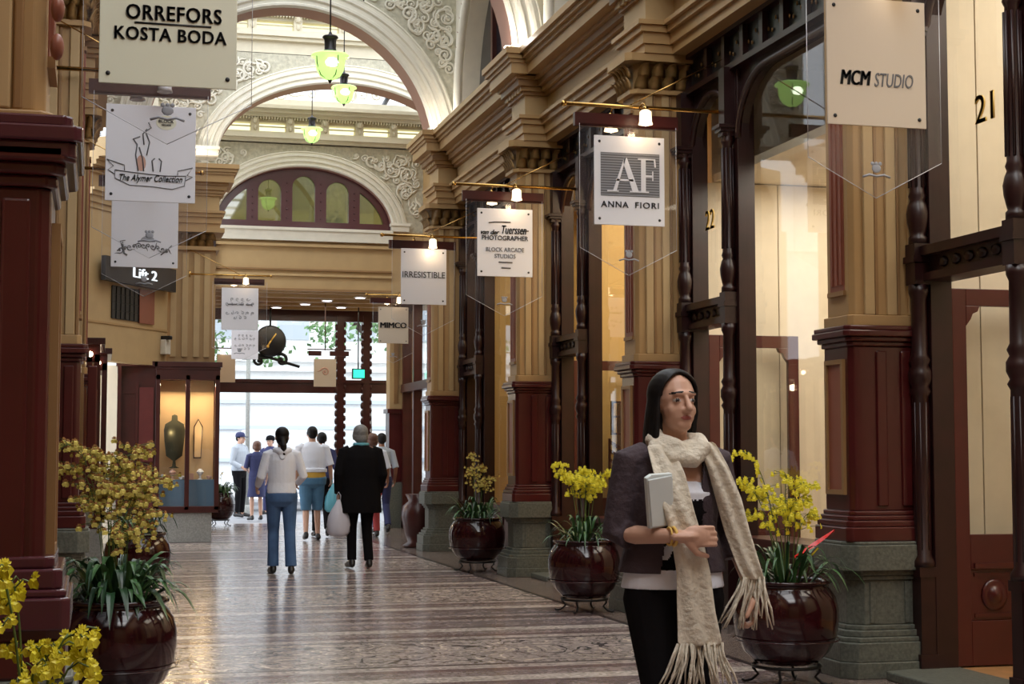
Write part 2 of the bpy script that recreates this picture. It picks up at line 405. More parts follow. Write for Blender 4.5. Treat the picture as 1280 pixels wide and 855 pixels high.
def make_pier(yc, side=1, front='stripes', x0=4.60, x1=5.25, hy=.20, label='', stone=True, group=None, grp=None):
    """square pier against the shopfront; side=+1 faces -X, side=-1 faces +X"""
    if side > 0: cx = (x0+x1)/2; hx = (x1-x0)/2
    else: cx = (x0+x1)/2; hx = (x1-x0)/2
    root = empty('pier', (cx, yc, 0), 0, label, 'pillar', group or 'ochre and oxblood piers along the shopfronts')
    def lay(mb, z0, z1, gx, c=.05, m=0):
        mb.prism(chrect(hx+gx, hy+gx, c), TZ(cx, yc, 0), (z0, z1), m)
    off = (cx, yc, 0)
    p = MB(off)
    for z0, z1, g in [(0, .10, .115), (.10, .22, .105), (.22, .25, .085), (.25, .29, .06), (.29, .32, .035), (.32, .60, .012), (.60, .63, .03), (.63, .66, .05), (.66, .82, .085), (.82, .84, .075)]:
        lay(p, z0, z1, g, .085)
    # sunk flutes on the stone die
    for s in (-1, 1): p.box(cx-hx*.25+s*.12-.02, cx-hx*.25+s*.12+.02, yc-hy-.022, yc-hy-.010, .33, .59)
    p.build('stone_plinth', 'stone', root, bevel=.012)
    d = MB(off)
    for z0, z1, g in [(.84, .93, .055), (.93, .97, .045), (.97, 1.00, .03), (1.00, 1.03, .015), (1.03, 2.07, 0), (2.07, 2.10, .015), (2.10, 2.13, .035), (2.13, 2.17, .06), (2.17, 2.20, .05)]:
        lay(d, z0, z1, g, .03)
    for k in range(3):      # vertical reeds on the face toward us
        xx = cx-hx*.35+k*.17
        d.box(xx-.035, xx+.035, yc-hy-.018, yc-hy, 1.06, 2.04)
    d.build('oxblood_dado', 'red', root, bevel=.008)
    fx = cx-side*hx
    pn = MB(off)            # panel on the corridor face
    a = .1
    pn.box(fx-side*.022, fx, yc-a-.03, yc-a, 1.16, 1.96); pn.box(fx-side*.022, fx, yc+a, yc+a+.03, 1.16, 1.96)
    pn.box(fx-side*.022, fx, yc-a-.03, yc+a+.03, 1.96, 1.99); pn.box(fx-side*.022, fx, yc-a-.03, yc+a+.03, 1.13, 1.16)
    pn.box(fx-side*.008, fx, yc-a, yc+a, 1.16, 1.96, 1)
    pn.build('dado_panel', ['ochre_dark', 'pink'], root)
    s = MB(off)
    lay(s, 2.20, 2.27, .0, .03); lay(s, 2.27, 4.64, -.02, .03)
    for k in range(4):
        xx = cx-side*hx*.55+side*k*.155
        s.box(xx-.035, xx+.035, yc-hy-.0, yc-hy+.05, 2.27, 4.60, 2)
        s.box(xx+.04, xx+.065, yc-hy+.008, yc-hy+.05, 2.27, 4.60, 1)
    s.build('painted_shaft', ['ochre', 'ochre_dark', 'ochre_light'], root, bevel=.006)
    q = MB(off)
    q.box(fx-side*.004+side*.02, fx+side*.05, yc-.10, yc+.10, 2.42, 4.45)
    q.box(fx-side*.02+side*.02, fx+side*.03, yc-.115, yc+.115, 2.40, 2.43, 1)
    q.box(fx-side*.02+side*.02, fx+side*.03, yc-.115, yc+.115, 4.44, 4.47, 1)
    for k in range(3): q.box(fx-side*.014+side*.02, fx+side*.03, yc-.08+k*.065, yc-.05+k*.065, 2.47, 4.42, 0)
    q.build('shaft_panel', ['pink', 'ochre_dark'], root)
    c = MB(off)
    lay(c, 4.60, 4.64, .03); lay(c, 4.64, 4.88, -.02); lay(c, 4.88, 4.95, .10)
    leafband(c, cx-hx, cx+hx, yc-hy, yc+hy, 4.64, 4.90, 1, side=side)
    c.build('capital', ['ochre', 'gilt'], root)
    b = MB(off); ent_block(b, side, yc); b.build('cornice_block', ['ochre', 'ochre_light', 'ochre_dark'], root)
    return root
pl = ['ochre fluted pier with oxblood dado nearest us, behind the right hand plant pot', 'ochre pier with oxblood dado directly behind the walking woman with the cream scarf',
      'ochre pier with oxblood dado between the photographer sign and the middle plant pot', 'ochre pier with oxblood dado at the far end, left of the furthest plant pot']
for y, l in zip(PY, pl): make_pier(y, 1, label=l)
make_pier(4.40, -1, x0=-.75, x1=-.12, hy=.2, label='big oxblood pier at the left edge, nearest the camera')
make_pier(12.5, -1, x0=-.5, x1=-.12, hy=.2, label='oxblood pier on grey stone standing behind the near left orchid')
make_pier(17.2, -1, x0=-.5, x1=-.10, hy=.2, label='narrow oxblood pier beyond, beside the lit display cabinets')
# carved bosses down the inner edge of the near left pier
b = MB()
for z in (2.44, 2.54, 2.64): b.ell((-.115, 4.22, z), (.018, .03, .035))
b.build('shaft_boss', 'pink', [c for c in bpy.data.objects if c.name.startswith('pier') and abs(c.location.y-4.4) < .01][0]); bb = bpy.data.objects['shaft_boss']
bb.location = -V(bb.parent.location)
for zs_ in (((.96, 1.04, .065), (1.04, 1.06, .055), (1.06, 1.11, .045), (1.11, 1.14, .025)), ((2.14, 2.18, .06), (2.18, 2.22, .075), (2.22, 2.25, .05))):
    q = MB((-.435, 4.4, 0))
    for z0, z1, g in zs_: q.prism(chrect(.315+g, .2+g, .02), TZ(-.435, 4.4, 0), (z0, z1))
    q.build('plum_moulding', 'purple', bb.parent, bevel=.006)
q = MB((-.435, 4.4, 0)); x0_, x1_ = -.74, -.285
q.box(x0_, x1_, 4.165, 4.20, 2.36, 2.41); q.box(x0_, x1_, 4.165, 4.20, 4.40, 4.45); q.box(x1_-.045, x1_, 4.165, 4.20, 2.41, 4.40); q.box(x0_, x0_+.045, 4.165, 4.20, 2.41, 4.40)
q.box(x0_+.045, x1_-.045, 4.185, 4.20, 2.41, 4.40, 1)
q.build('sunk_panel', ['pink', 'wood'], bb.parent, bevel=.005)

# ---- shopfront joinery
def colonette(mb, x, y, z0, z1, r=.05, upper=False):
    h = z1-z0
    if upper:    # ringed foot, plain shaft, stepped capital
        pr = [(1.2, 0), (1.2, .03), (.95, .04), (1.1, .06), (1.35, .10), (1.45, .14), (1.2, .18), (.95, .20), (1.15, .22), (.95, .24), (.9, .55), (.85, .88), (1.0, .89), (1.15, .905), (.95, .92), (1.2, .95), (1.2, 1.)]
        mb.lathe([(a*r, z0+q*h) for a, q in pr], (x, y, 0), 12)
        for k, (g, q) in enumerate(((1.25, .93), (1.7, .955), (2.1, .975))): mb.box(x-r*g, x+r, y-r*g*.8, y+r*g*.8, z0+q*h, z0+(q+.02)*h)
    else:
        pr = [(1.5, 0), (1.5, .02), (1.1, .04), (1.05, .60), (1.4, .62), (1.1, .635), (1.5, .66), (1.5, .69), (1.1, .71), (1.4, .73), (1.05, .75), (1.0, .95), (1.3, .97), (1.3, 1.)]
        mb.lathe([(a*r, z0+q*h) for a, q in pr], (x, y, 0), 12)
    for k in range(8):
        a = 2*PI*k/8+.2; q0, q1 = (.26, .86) if upper else (.06, .58)
        mb.tube([(x+r*.95*math.cos(a), y+r*.95*math.sin(a), z0+q0*h), (x+r*.9*math.cos(a), y+r*.9*math.sin(a), z0+q1*h)], .010, 4)

def arch_board(mb, y0, y1, zs, zc, ztop, X, th, m=0, n=14):
    """header board with an arched soffit between y0..y1, springing zs, crown zc, top ztop"""
    w = (y1-y0)/2; rr = min(w, .62); cyl = []
    for i in range(n+1):
        a = PI-PI/2*i/n; cyl.append((y0+rr+rr*math.cos(a), zs+(zc-zs)*math.sin(a)))
    for i in range(n+1):
        a = PI/2-PI/2*i/n; cyl.append((y1-rr+rr*math.cos(a), zs+(zc-zs)*math.sin(a)))
    for i in range(len(cyl)-1):
        (a, za), (b, zb) = cyl[i], cyl[i+1]
        if b-a < 1e-5: continue
        mb.add([(X, a, za), (X, b, zb), (X, b, ztop), (X, a, ztop), (X+th, a, za), (X+th, b, zb), (X+th, b, ztop), (X+th, a, ztop)],
               [(0, 1, 2, 3)[::-1], (4, 5, 6, 7), (0, 4, 5, 1), (3, 2, 6, 7)], m)
    pts = [(X-.02, a, z-.0) for a, z in cyl]
    mb.tube(pts, .03, 6, m)
    return cyl

def shopfront(yf, yn, n, lab):
    """yf far pier centre, yn near pier centre"""
    L = []
    yp = yf-(1.42 if n == 0 else 1.3); ya = yf-.2; yb = yn+.2
    off = (SX, (yf+yn)/2, 0)
    root = empty('shopfront', off, 0, lab, 'shopfront', 'dark mahogany arcade shopfronts on the right')
    fr = MB(off)
    X = SX
    for y, w in ((ya-.06, .14), (yp, .16), (yb+.06, .14)):
        q = MB(off); q.box(X-.05, X+.10, y-w/2, y+w/2, 0, 4.6); q.build('post', 'wood', root, bevel=.004)
    fr.box(X-.10, X+.10, yp+.05, ya-.1, 2.48, 2.53); fr.box(X-.06, X+.08, yp+.05, ya-.1, 2.53, 2.64); fr.box(X-.12, X+.10, yp+.05, ya-.1, 2.64, 2.70)
    for k in range(6): fr.ell((X-.065, yp+.15+k*.15, 2.585), (.02, .05, .035), 8)
    fr.build('transom', 'wood', root, bevel=.004)
    for y in (ya-.07, yp+.02, yb+.07):
        c = MB(off); xx = X-.10
        c.box(xx-.065, xx+.06, y-.07, y+.07, 0, .14); c.box(xx-.05, xx+.06, y-.055, y+.055, .14, .66); c.box(xx-.062, xx+.06, y-.066, y+.066, .62, .68)
        colonette(c, xx, y, .68, 2.46); c.box(xx-.058, xx+.06, y-.06, y+.06, 2.46, 2.72); c.box(xx-.07, xx+.06, y-.07, y+.07, 2.60, 2.64); colonette(c, xx, y, 2.72, 4.12, upper=True)
        c.box(xx-.05, xx+.06, y-.06, y+.06, 4.12, 4.60)
        c.build('turned_column', 'wood', root)
    hb = MB(off)
    arch_board(hb, yp+.06, ya-.10, 4.05, 4.5, 4.6, X-.02, .08)
    arch_board(hb, yb+.10, yp-.06, 4.0, 4.5, 4.6, X-.02, .08)
    hb.build('arched_header', 'wood', root)
    pr = MB(off); pr.box(X-.02, X+.08, yb, ya, 4.6, 4.95, 0); pr.box(X-.10, X, yb, ya, 4.58, 4.63, 1); pr.box(X-.09, X, yb, ya, 4.91, 4.95, 1)
    k = 0; y = yb+.05
    while y < ya-.3:
        pr.box(X-.07, X, y-.035, y+.035, 4.63, 4.91, 1)
        for q in range(4): pr.ell((X-.03, y+.12+.07*q, 4.77+.05*math.sin(q*2)), (.010, .012, .02), 6, 2)
        y += .40
    pr.box(X-.07, X, ya-.06, ya, 4.63, 4.91, 1)
    pr.build('carved_panel_frieze', ['dark', 'wood', 'gilt'], root)
    sb = MB(off); sb.box(X-.06, X+.06, yb+.1, yp-.06, 0, .20, 1); sb.box(X-.03, X+.05, yb+.1, yp-.06, .20, .66); sb.box(X-.09, X+.30, yb+.1, yp-.06, .66, .72)
    for q in range(3):
        a = yb+.22+q*(yp-yb-.3)/3; bq = a+(yp-yb-.3)/3-.12
        sb.box(X-.045, X-.03, a, bq, .26, .60)
    sb.build('stallboard', ['woodr', 'wood'], root, bevel=.006)
    # glazing: display window and light above the door
    w = MB(off); w.add([(X+.02, yb+.1, .72), (X+.02, yp-.06, .72), (X+.02, yp-.06, 4.55), (X+.02, yb+.1, 4.55)], [(0, 1, 2, 3)])
    w.build('display_glass', 'glass', root)
    w = MB(off); w.add([(X+.02, yp+.06, 2.7), (X+.02, ya-.1, 2.7), (X+.02, ya-.1, 4.55), (X+.02, yp+.06, 4.55)], [(0, 1, 2, 3)])
    w.build('fanlight_glass', 'glass', root)
    return root

# back boards of doors (open inward, standing square to the shopfront)
def open_door(yf, n, lab):
    y = yf-.30; x0 = SX+.10; w = .86; z0, z1 = .06, 2.44
    off = (x0, y, 0)
    r = empty('door_%d' % n, off, 0, lab, None, None, 'structure')
    d = MB(off)
    d.box(x0, x0+.10, y-.025, y+.025, z0, z1); d.box(x0+w-.10, x0+w, y-.025, y+.025, z0, z1)
    d.box(x0+.1, x0+w-.1, y-.025, y+.025, z1-.11, z1); d.box(x0+.1, x0+w-.1, y-.025, y+.025, z0, .34); d.box(x0+.1, x0+w-.1, y-.025, y+.025, .66, .88)
    d.box(x0+.1, x0+w-.1, y-.012, y+.012, .34, .66)
    for sx in (0, 1):
        xa = x0+.10 if sx == 0 else x0+w-.10; q = 1 if sx == 0 else -1
        pts = [(0, 0), (q*.10, 0), (q*.085, -.035), (q*.05, -.05), (q*.035, -.085), (0, -.13)]
        if sx == 1: pts = pts[::-1]
        d.prism(pts, TY(xa, y, z1-.11), (-.025, .025))
    d.build('door_leaf', 'red', r, bevel=.004)
    p = MB(off)
    for c in (x0+w*.31, x0+w*.69):
        p.lathe([(.10, 0), (.10, .012), (.075, .016), (.06, .012), (.05, .03), (.0, .045)], (0, 0, 0), 18); i = len(p.v)-18*6
        for k in range(i, len(p.v)):
            a = V(p.v[k]); p.v[k] = (c+a.x*.9, y-.012-a.z, .50+a.y)
        p.box(c-.14, c+.14, y-.022, y-.012, .36, .385); p.box(c-.14, c+.14, y-.022, y-.012, .615, .64)
    p.box(x0+.12, x0+w-.12, y-.045, y-.025, .67, .70)
    p.build('boss_panel', 'red', r)
    g = MB(off); g.add([(x0+.1, y, .88), (x0+w-.1, y, .88), (x0+w-.1, y, z1-.11), (x0+.1, y, z1-.11)], [(0, 1, 2, 3)]); g.build('door_glass', 'glass', r)
    h = MB(off); h.tube([(x0+w-.06, y-.03, 1.05), (x0+w-.06, y-.08, 1.05), (x0+w-.06, y-.08, .82), (x0+w-.06, y-.03, .82)], .011, 8); h.ell((x0+w-.06, y-.08, 1.05), .02)
    h.build('door_handle', 'brass', r)
    return r

PN = [5.26]+PY[:3]
sl = ['shopfront numbered 21 at the right edge with mahogany columns', 'shopfront numbered 22 with wide cream window behind the scarf woman and near plant',
      'shopfront with yellow lit shelves behind the second plant pot', 'furthest right shopfront, behind the third plant pot']
for i in range(4): shopfront(PY[i], PN[i], i, sl[i])
open_door(PY[0], 1, 'oxblood glazed door standing open at the right edge'); open_door(PY[1], 2, 'oxblood glazed door standing open behind the walking woman')
open_door(PY[2], 3, 'oxblood door standing open in the yellow lit shop'); 
# thresholds
for i in range(3):
    t = MB(); t.prism([(SX-.42, PY[i]-.95), (SX+.12, PY[i]-1.1), (SX+.12, PY[i]-.22), (SX-.42, PY[i]-.36)], lambda u, v, w: (u, v, w), (0, .055))
    o = struct(t.build('trim_%d' % (10+i), 'stone', bevel=.01)); o['label'] = 'low grey stone doorstep'

# ---- shop rooms
walls = MB()
XB = 7.7
for k, (yf, yn) in enumerate(zip(PY, PN)):
    m = 0 if k in (0, 1) else 1
    walls.box(XB, XB+.1, yn, yf, 0, 4.95, m)
    walls.box(SX+.25, XB, yf-.05, yf+.05, 0, 4.95, m)
walls.box(SX+.12, XB, 5.2, 5.3, 0, 4.95)
# cream fitted fronts in the nearest two shops
for yf, yn in zip(PY[:2], PN[:2]):
    walls.box(SX+1.9, SX+2.5, yf-1.6, yf-.2, .05, 3.8)
walls.box(SX+.1, XB, 5.2, PY[3], 4.95, 5.0, 0)
o = struct(walls.build('wall_shops', ['shopcream', 'shopyellow'])); o['label'] = 'cream and yellow inner walls of the shops'
f = MB(); f.box(SX+.1, XB, 5.2, PY[3], 0, .05); struct(f.build('floor_shops', 'shopfloor'))
c = MB(); c.box(SX+.25, SX+2.5, PY[0]+.1, PY[1]-.1, 3.85, 3.92); struct(c.build('ceiling_shop', 'shopcream'))
# tall cream panels behind the open doors
for Y_, l in ((PY[0], 'tall cream panelled screen behind the open door at the right edge'), (PY[1], 'tall cream panelled screen behind the shop window and the walking woman')):
    p = MB()
    for x0_, x1_ in ((SX+.13, SX+.42), (SX+.43, SX+.86), (SX+.87, SX+1.5), (SX+1.51, XB-.02)): p.box(x0_, x1_, Y_-.12, Y_-.08, .06, 4.8 if Y_ == PY[0] else 3.84)
    tag(p.build('panelled_screen', 'shopcream'), l, 'screen')

# ---- upper right wall with lunettes, upper left wall
def upper_wall(side, ys, name, lab):
    x = 5.0 if side > 0 else -.40
    r = empty(name, (x, (ys[0]+ys[-1])/2, 5.95), 0, lab, None, None, 'structure')
    off = V(r.location)
    w = MB(off); d = MB(off); ring = MB(off)
    for a, b in zip(ys[:-1], ys[1:]):
        y0, y1 = a+.42, b-.42; R = (y1-y0)/2; yc = (y0+y1)/2; zs = 6.35; n = 24
        pts = [(yc+R*math.cos(t), zs+R*.98*math.sin(t)) for t in [PI*i/n for i in range(n+1)]]
        zt = 8.9
        for i in range(n):
            (p, zp), (q, zq) = pts[i], pts[i+1]
            w.add([(x, p, zp), (x, q, zq), (x, q, zt), (x, p, zt), (x+.25*side, p, zp), (x+.25*side, q, zq)], [(0, 1, 2, 3), (0, 4, 5, 1)], 0)
        w.box(x, x+.25*side, a, y0, 5.95, zt); w.box(x, x+.25*side, y1, b, 5.95, zt)
        d.box(x+.25*side, x+.27*side, y0, y1, 5.95, zs+R)
        d.box(x+.2*side, x+.25*side, y0, y1, 5.95, 6.2, 1)
        for k in range(1, 4): d.box(x+.19*side, x+.25*side, y0+k*(y1-y0)/4-.05, y0+k*(y1-y0)/4+.05, 6.2, zs+R*.95, 1)
        P = [(x-.05*side, p, z) for p, z in [(y1+.06, 5.95)]+[(yc+(R+.06)*math.cos(t), zs+(R+.06)*math.sin(t)) for t in [PI*i/n for i in range(n+1)]]+[(y0-.06, 5.95)]]
        ring.tube(P, .07, 8)
        P = [(x-.02*side, p, z) for p, z in [(y1+.19, 5.95)]+[(yc+(R+.19)*math.cos(t), zs+(R+.19)*math.sin(t)) for t in [PI*i/n for i in range(n+1)]]+[(y0-.19, 5.95)]]
        ring.tube(P, .05, 8)
        for i in range(1, 30):
            t = PI*i/30; ring.ell((x-.10*side, yc+(R+.06)*math.cos(t), zs+(R+.06)*math.sin(t)), .025, 6, 1)
    w.build('upper_wall_plaster', 'white', r); d.build('lunette_window', ['darkglass', 'woodr'], r); ring.build('lunette_moulding', ['white', 'pink'], r)
    return r
upper_wall(1, [9.43, 13.6, 17.75, 22.55], 'wall_right', 'white upper wall with dark arched lunette windows above the right cornice')
upper_wall(-1, [4.4, 8.4, 12.5, 17.2, 22.3], 'wall_left', 'white upper wall above the left cornice')
w = MB(); w.box(-.55, -.70, 4.8, 22.9, 0, 4.95, 0)
for k in range(14): w.box(-.54, -.50, 4.7+k*1.3, 4.85+k*1.3, 0, 4.9, 1)
for k in range(13): w.box(-.545, -.53, 4.9+k*1.3, 5.9+k*1.3, .7, 4.5, 2)
o = struct(w.build('wall_left_shops', ['ochre', 'wood', 'darkglass'])); o['label'] = 'left hand shop wall seen almost edge on'

# ---- scroll ornament
def spiral(mb, cx, cz, r, T, turns=1.6, rot=0., tail=1.2, w=.02, flip=1):
    pts = []; rad = []
    n = int(14*turns)
    for i in range(n+1):
        t = i/n; a = rot+flip*t*turns*2*PI; q = r*(.12+.88*t)
        pts.append(T(cx+q*math.cos(a), cz+q*math.sin(a), 0)); rad.append(w*(.6+.6*t))
    a = rot+flip*turns*2*PI; e = V((cx+r*math.cos(a), cz+r*math.sin(a))); dr = V((-math.sin(a), math.cos(a)))*flip
    for i in range(1, 5):
        t = i/4; p = e+dr*r*tail*t+V((math.cos(a), math.sin(a)))*r*.5*t*t
        pts.append(T(p.x, p.y, 0)); rad.append(w*(1.2-.8*t))
    mb.tube(pts, rad, 5)
    mb.ell(T(cx, cz, 0), w*1.5, 6)
def fill_scrolls(mb, inside, u0, u1, v0, v1, T, r=.16, n=60, w=.022, seed=3):
    R = random.Random(seed); pl = []
    for _ in range(n*12):
        u, v = R.uniform(u0, u1), R.uniform(v0, v1); q = r*R.uniform(.6, 1.15)
        if not inside(u, v, q*.8): continue
        if any((u-a)**2+(v-b)**2 < (.78*(q+c))**2 for a, b, c in pl): continue
        pl.append((u, v, q)); spiral(mb, u, v, q, T, R.uniform(1.2, 1.9), R.uniform(0, 6.3), R.uniform(.4, .9), w, R.choice((-1, 1)))
        if len(pl) >= n: break

# ---- transverse arches
def arch_wall(name, Y, xc, R, rz, zc, x0, x1, ztop, lab, th=.35, ringw=.42, carve=True, zs=5.95, sub=True, seed=1):
    """wall across the corridor at Y with an arch of half width R, rise rz over centre height zc"""
    r = empty(name, (xc, Y, zc), 0, lab, None, None, 'structure'); off = V(r.location)
    n = 40
    a0 = math.asin(max(-1, min(1, (zs-zc)/rz)))
    A = [(xc+R*math.cos(t), zc+rz*math.sin(t)) for t in [a0+(PI-2*a0)*i/n for i in range(n+1)]]
    w = MB(off)
    for i in range(n):
        (p, zp), (q, zq) = A[i], A[i+1]
        w.add([(p, Y, zp), (q, Y, zq), (q, Y, ztop), (p, Y, ztop)], [(0, 1, 2, 3)])
        w.add([(p, Y+th, zp), (q, Y+th, zq), (q, Y+th, ztop), (p, Y+th, ztop)], [(3, 2, 1, 0)])
    xr, xl = A[0][0], A[-1][0]
    if x1 > xr: w.box(xr, x1, Y, Y+th, zs, ztop)
    if x0 < xl: w.box(x0, xl, Y, Y+th, zs, ztop)
    w.box(x0, x1, Y, Y+th, ztop-.01, ztop)
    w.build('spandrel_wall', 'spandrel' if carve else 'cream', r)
    s = MB(off); s.strip([(p, Y-.1, z) for p, z in A], [(p, Y+th, z) for p, z in A]); s.build('arch_soffit', 'intrados', r)
    # moulded archivolt: stepped profile swept round the arch
    prof = [(0, .10), (.03, .13), (.06, .13), (.08, .09), (.13, .08), (.15, .12), (.19, .12), (.21, .07), (.27, .065), (.29, .10), (.33, .10), (.35, .05), (.385, .05), (.40, .07), (.42, .06), (.42, 0)]
    m = MB(off); k = ringw/.42
    rows = []
    for d, h in prof:
        d *= k
        rows.append([(xc+(R+d)*math.cos(t), Y-h, zc+(rz+d)*math.sin(t)) for t in [a0+(PI-2*a0)*i/n for i in range(n+1)]])
    for a, b in zip(rows[:-1], rows[1:]): m.strip(b, a, 0, False)
    # impost blocks
    for sx in (-1, 1):
        xx = xc+sx*R*math.cos(a0)
        lo, hi = (xx, xx+ringw) if sx > 0 else (xx-ringw, xx)
        m.box(lo-.01, hi+.01, Y-.15, Y+.02, zs, zs+.10); m.box(lo-.03, hi+.03, Y-.18, Y+.02, zs+.10, zs+.15)
    m.build('archivolt', 'white', r)
    if carve:
        c = MB(off); T = lambda u, v, q: V((u, Y-.015, v))
        def ins(u, v, q):
            if v+q > ztop-.12 or v-q < zs+.2: return False
            if u-q < x0+.05 or u+q > x1-.05: return False
            for k_ in range(8):
                a = k_*PI/4; uu, vv = u+q*math.cos(a), v+q*math.sin(a)
                if ((uu-xc)/(R+ringw+.07))**2+((vv-zc)/(rz+ringw+.07))**2 < 1 and vv > zc-.3: return False
            return True
        fill_scrolls(c, ins, x0, x1, zs, ztop, T, seed=seed, n=90)
        fill_scrolls(c, ins, x0, x1, zs, ztop, T, r=.085, w=.017, seed=seed+1, n=160)
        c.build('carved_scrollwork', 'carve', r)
    return r
ar1 = arch_wall('trim_3', 22.6, 2.62, 2.02, 2.02, 5.70, -.2, 5.05, 8.7, 'big white moulded arch spanning the arcade, nearest, springing off the right cornice', seed=4)
ar0 = arch_wall('trim_4', 17.8, 2.45, 2.15, 2.1, 5.95, -.4, 5.05, 8.9, 'white transverse arch above the middle of the arcade', carve=False)
ar2 = arch_wall('trim_5', 26.5, 3.95, 2.1, 1.32, 6.25, .85, 6.6, 8.05, 'wide flatter white arch behind the first, above the green lamps', ringw=.34, zs=6.25, seed=9)
YL = 28.2
ar3 = arch_wall('trim_6', YL, 3.50, 1.57, 1.10, 5.34, 1.35, 5.65, 6.86, 'lowest white arch with carved spandrels framing the mahogany fanlight', ringw=.29, zs=5.34, seed=12)

# friezes with brackets and panes that emit in place of daylight behind
def frieze(name, Y, x0, x1, z0, sp, lab):
    r = empty(name, ((x0+x1)/2, Y, z0), 0, lab, None, None, 'structure'); off = V(r.location)
    m = MB(off)
    m.box(x0, x1, Y-.10, Y+.3, z0, z0+.06); m.box(x0, x1, Y-.16, Y+.3, z0+.06, z0+.12); m.box(x0, x1, Y-.08, Y+.3, z0+.12, z0+.18)
    m.box(x0, x1, Y-.12, Y+.3, z0+.44, z0+.50); m.box(x0, x1, Y-.22, Y+.3, z0+.50, z0+.56); m.box(x0, x1, Y-.30, Y+.3, z0+.56, z0+.62)
    n = int((x1-x0)/.05)
    for i in range(n): m.box(x0+i*.05, x0+i*.05+.025, Y-.10, Y, z0+.40, z0+.44)
    k = x0+.1
    p = MB(off)
    while k < x1:
        m.box(k, k+sp-.14, Y+.02, Y+.3, z0+.36, z0+.44); m.box(k, k+sp-.14, Y+.05, Y+.08, z0+.28, z0+.30)
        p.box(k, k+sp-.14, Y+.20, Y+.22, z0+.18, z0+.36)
        m.box(k+sp-.14, k+sp, Y-.06, Y+.3, z0+.18, z0+.44); m.ell((k+sp-.07, Y-.08, z0+.37), (.055, .05, .06), 8); m.ell((k+sp-.07, Y-.07, z0+.24), (.035, .03, .05), 8)
        k += sp
    m.build('bracketed_frieze', 'cream', r); p.build('emissive_pane', 'lit', r); return r
frieze('trim_7', 26.5, .85, 6.6, 8.25, .76, 'cream bracketed frieze with glowing panes above the second arch')
frieze('trim_8', YL, 1.35, 5.65, 6.87, .62, 'cream bracketed frieze with glowing panes above the mahogany fanlight')
m = MB(); m.box(.85, 6.6, 26.5, 26.8, 8.04, 8.26)
struct(m.build('wall_end_upper', 'cream'))
# parapet, iron scrolls and roof bars in front of the sky
m = MB(); m.box(1.35, 5.65, YL+.2, YL+.35, 7.45, 7.70)
T = lambda u, v, q: V((u, YL+.1, v))
fill_scrolls(m, lambda u, v, q: 7.66 < v-q and v+q < 8.1, 1.6, 5.3, 7.66, 8.12, T, r=.15, n=18, w=.015, seed=5)
o = struct(m.build('trim_9', 'white')); o['label'] = 'white parapet with scroll cresting under the skylight'
m = MB()
for i in range(5): m.tube([(4.6+.1*i, 26.9+.4*i, 8.3-.02*i), (5.8, 26.9+.4*i, 7.3)], .035, 6)
m.tube([(5.0, 26.9, 7.95), (5.2, 31, 7.85)], .05, 6)
o = struct(m.build('trim_13', 'lampmetal')); o['label'] = 'dark steel roof trusses under the skylight'
# side walls beyond arch 1 (upper) right and left
for nm, bx, mt in (('wall_right_passage', (5.65, 5.85, 22.7, 31.5, 4.4, 7.3), 'ochre'), ('wall_left_high', (.65, .85, 25.2, YL, 6.0, 7.9), 'cream'), ('wall_arch_return', (5.05, 6.2, 22.96, 23.06, 5.95, 8.6), 'cream')):
    w = MB(); w.box(*bx); struct(w.build(nm, mt))
# roof over the main arcade: coved sides, glazing bars
m = MB()
m.box(-.65, .75, 3.5, 22.6, 8.9, 9.0); m.box(4.1, 5.4, 3.5, 22.6, 8.9, 9.0)
for y in [3.5+k*1.6 for k in range(13)]: m.box(.75, 4.1, y-.04, y+.04, 8.93, 9.0)
for x in (1.6, 2.42, 3.25): m.box(x-.03, x+.03, 3.5, 22.6, 8.93, 9.0)
o = struct(m.build('ceiling', 'cream'))

# ---- left return wall with the lift sign, end pilaster
a, b = V((-.03, 24.0)), V((1.05, 25.65)); dv = (b-a); Ln = dv.length; dv.normalize(); nr = V((dv.y, -dv.x))
if nr.y > 0: nr = -nr
def TA(u, v, w): p = a+dv*u+nr*w; return (p.x, p.y, v)
w = MB()
w.prism([(-.4, 2.74), (Ln, 2.74), (Ln, 4.95), (-.4, 4.95)], TA, (-.2, 0))
for z0, z1, p in ENT: w.prism([(-.3, z0), (Ln+.1, z0), (Ln+.1, z1), (-.3, z1)], TA, (-.2, p), 0)
w.prism([(-.3, 3.28), (Ln, 3.28), (Ln, 3.31), (-.3, 3.31)], TA, (0, .015), 1)
o = struct(w.build('wall_angled', ['ochre_light', 'ochre'])); o['label'] = 'pale ochre angled wall carrying the Lift 2 sign'
def angled(name, u0, u1, z0, z1, w0, w1, mt, lab, cat):
    q = MB(); q.prism([(u0, z0), (u1, z0), (u1, z1), (u0, z1)], TA, (w0, w1)); return tag(q.build(name, mt), lab, cat)
wd = empty('window_1', (0, 0, 0), 0, 'small dark gridded window below the Lift 2 sign', None, None, 'structure')
q = MB(); u0, u1 = .38, 1.12
q.prism([(u0, 3.38), (u1, 3.38), (u1, 3.86), (u0, 3.86)], TA, (0, .01), 0)
for k in range(7): uu = u0+(u1-u0)*k/6; q.prism([(uu-.008, 3.38), (uu+.008, 3.38), (uu+.008, 3.86), (uu-.008, 3.86)], TA, (.01, .02), 1)
for k in range(5): zz = 3.38+.48*k/4; q.prism([(u0, zz-.006), (u1, zz-.006), (u1, zz+.006), (u0, zz+.006)], TA, (.01, .02), 1)
q.prism([(u1, 3.36), (u1+.42, 3.36), (u1+.42, 3.88), (u1, 3.88)], TA, (0, .03), 2)
q.build('window_grille', ['dark', 'iron', 'pink'], wd)
ls = angled('lift_sign', -.02, Ln-.02, 3.90, 4.26, .08, .16, 'dark', 'black sign reading Lift 2 on the left wall', 'sign')
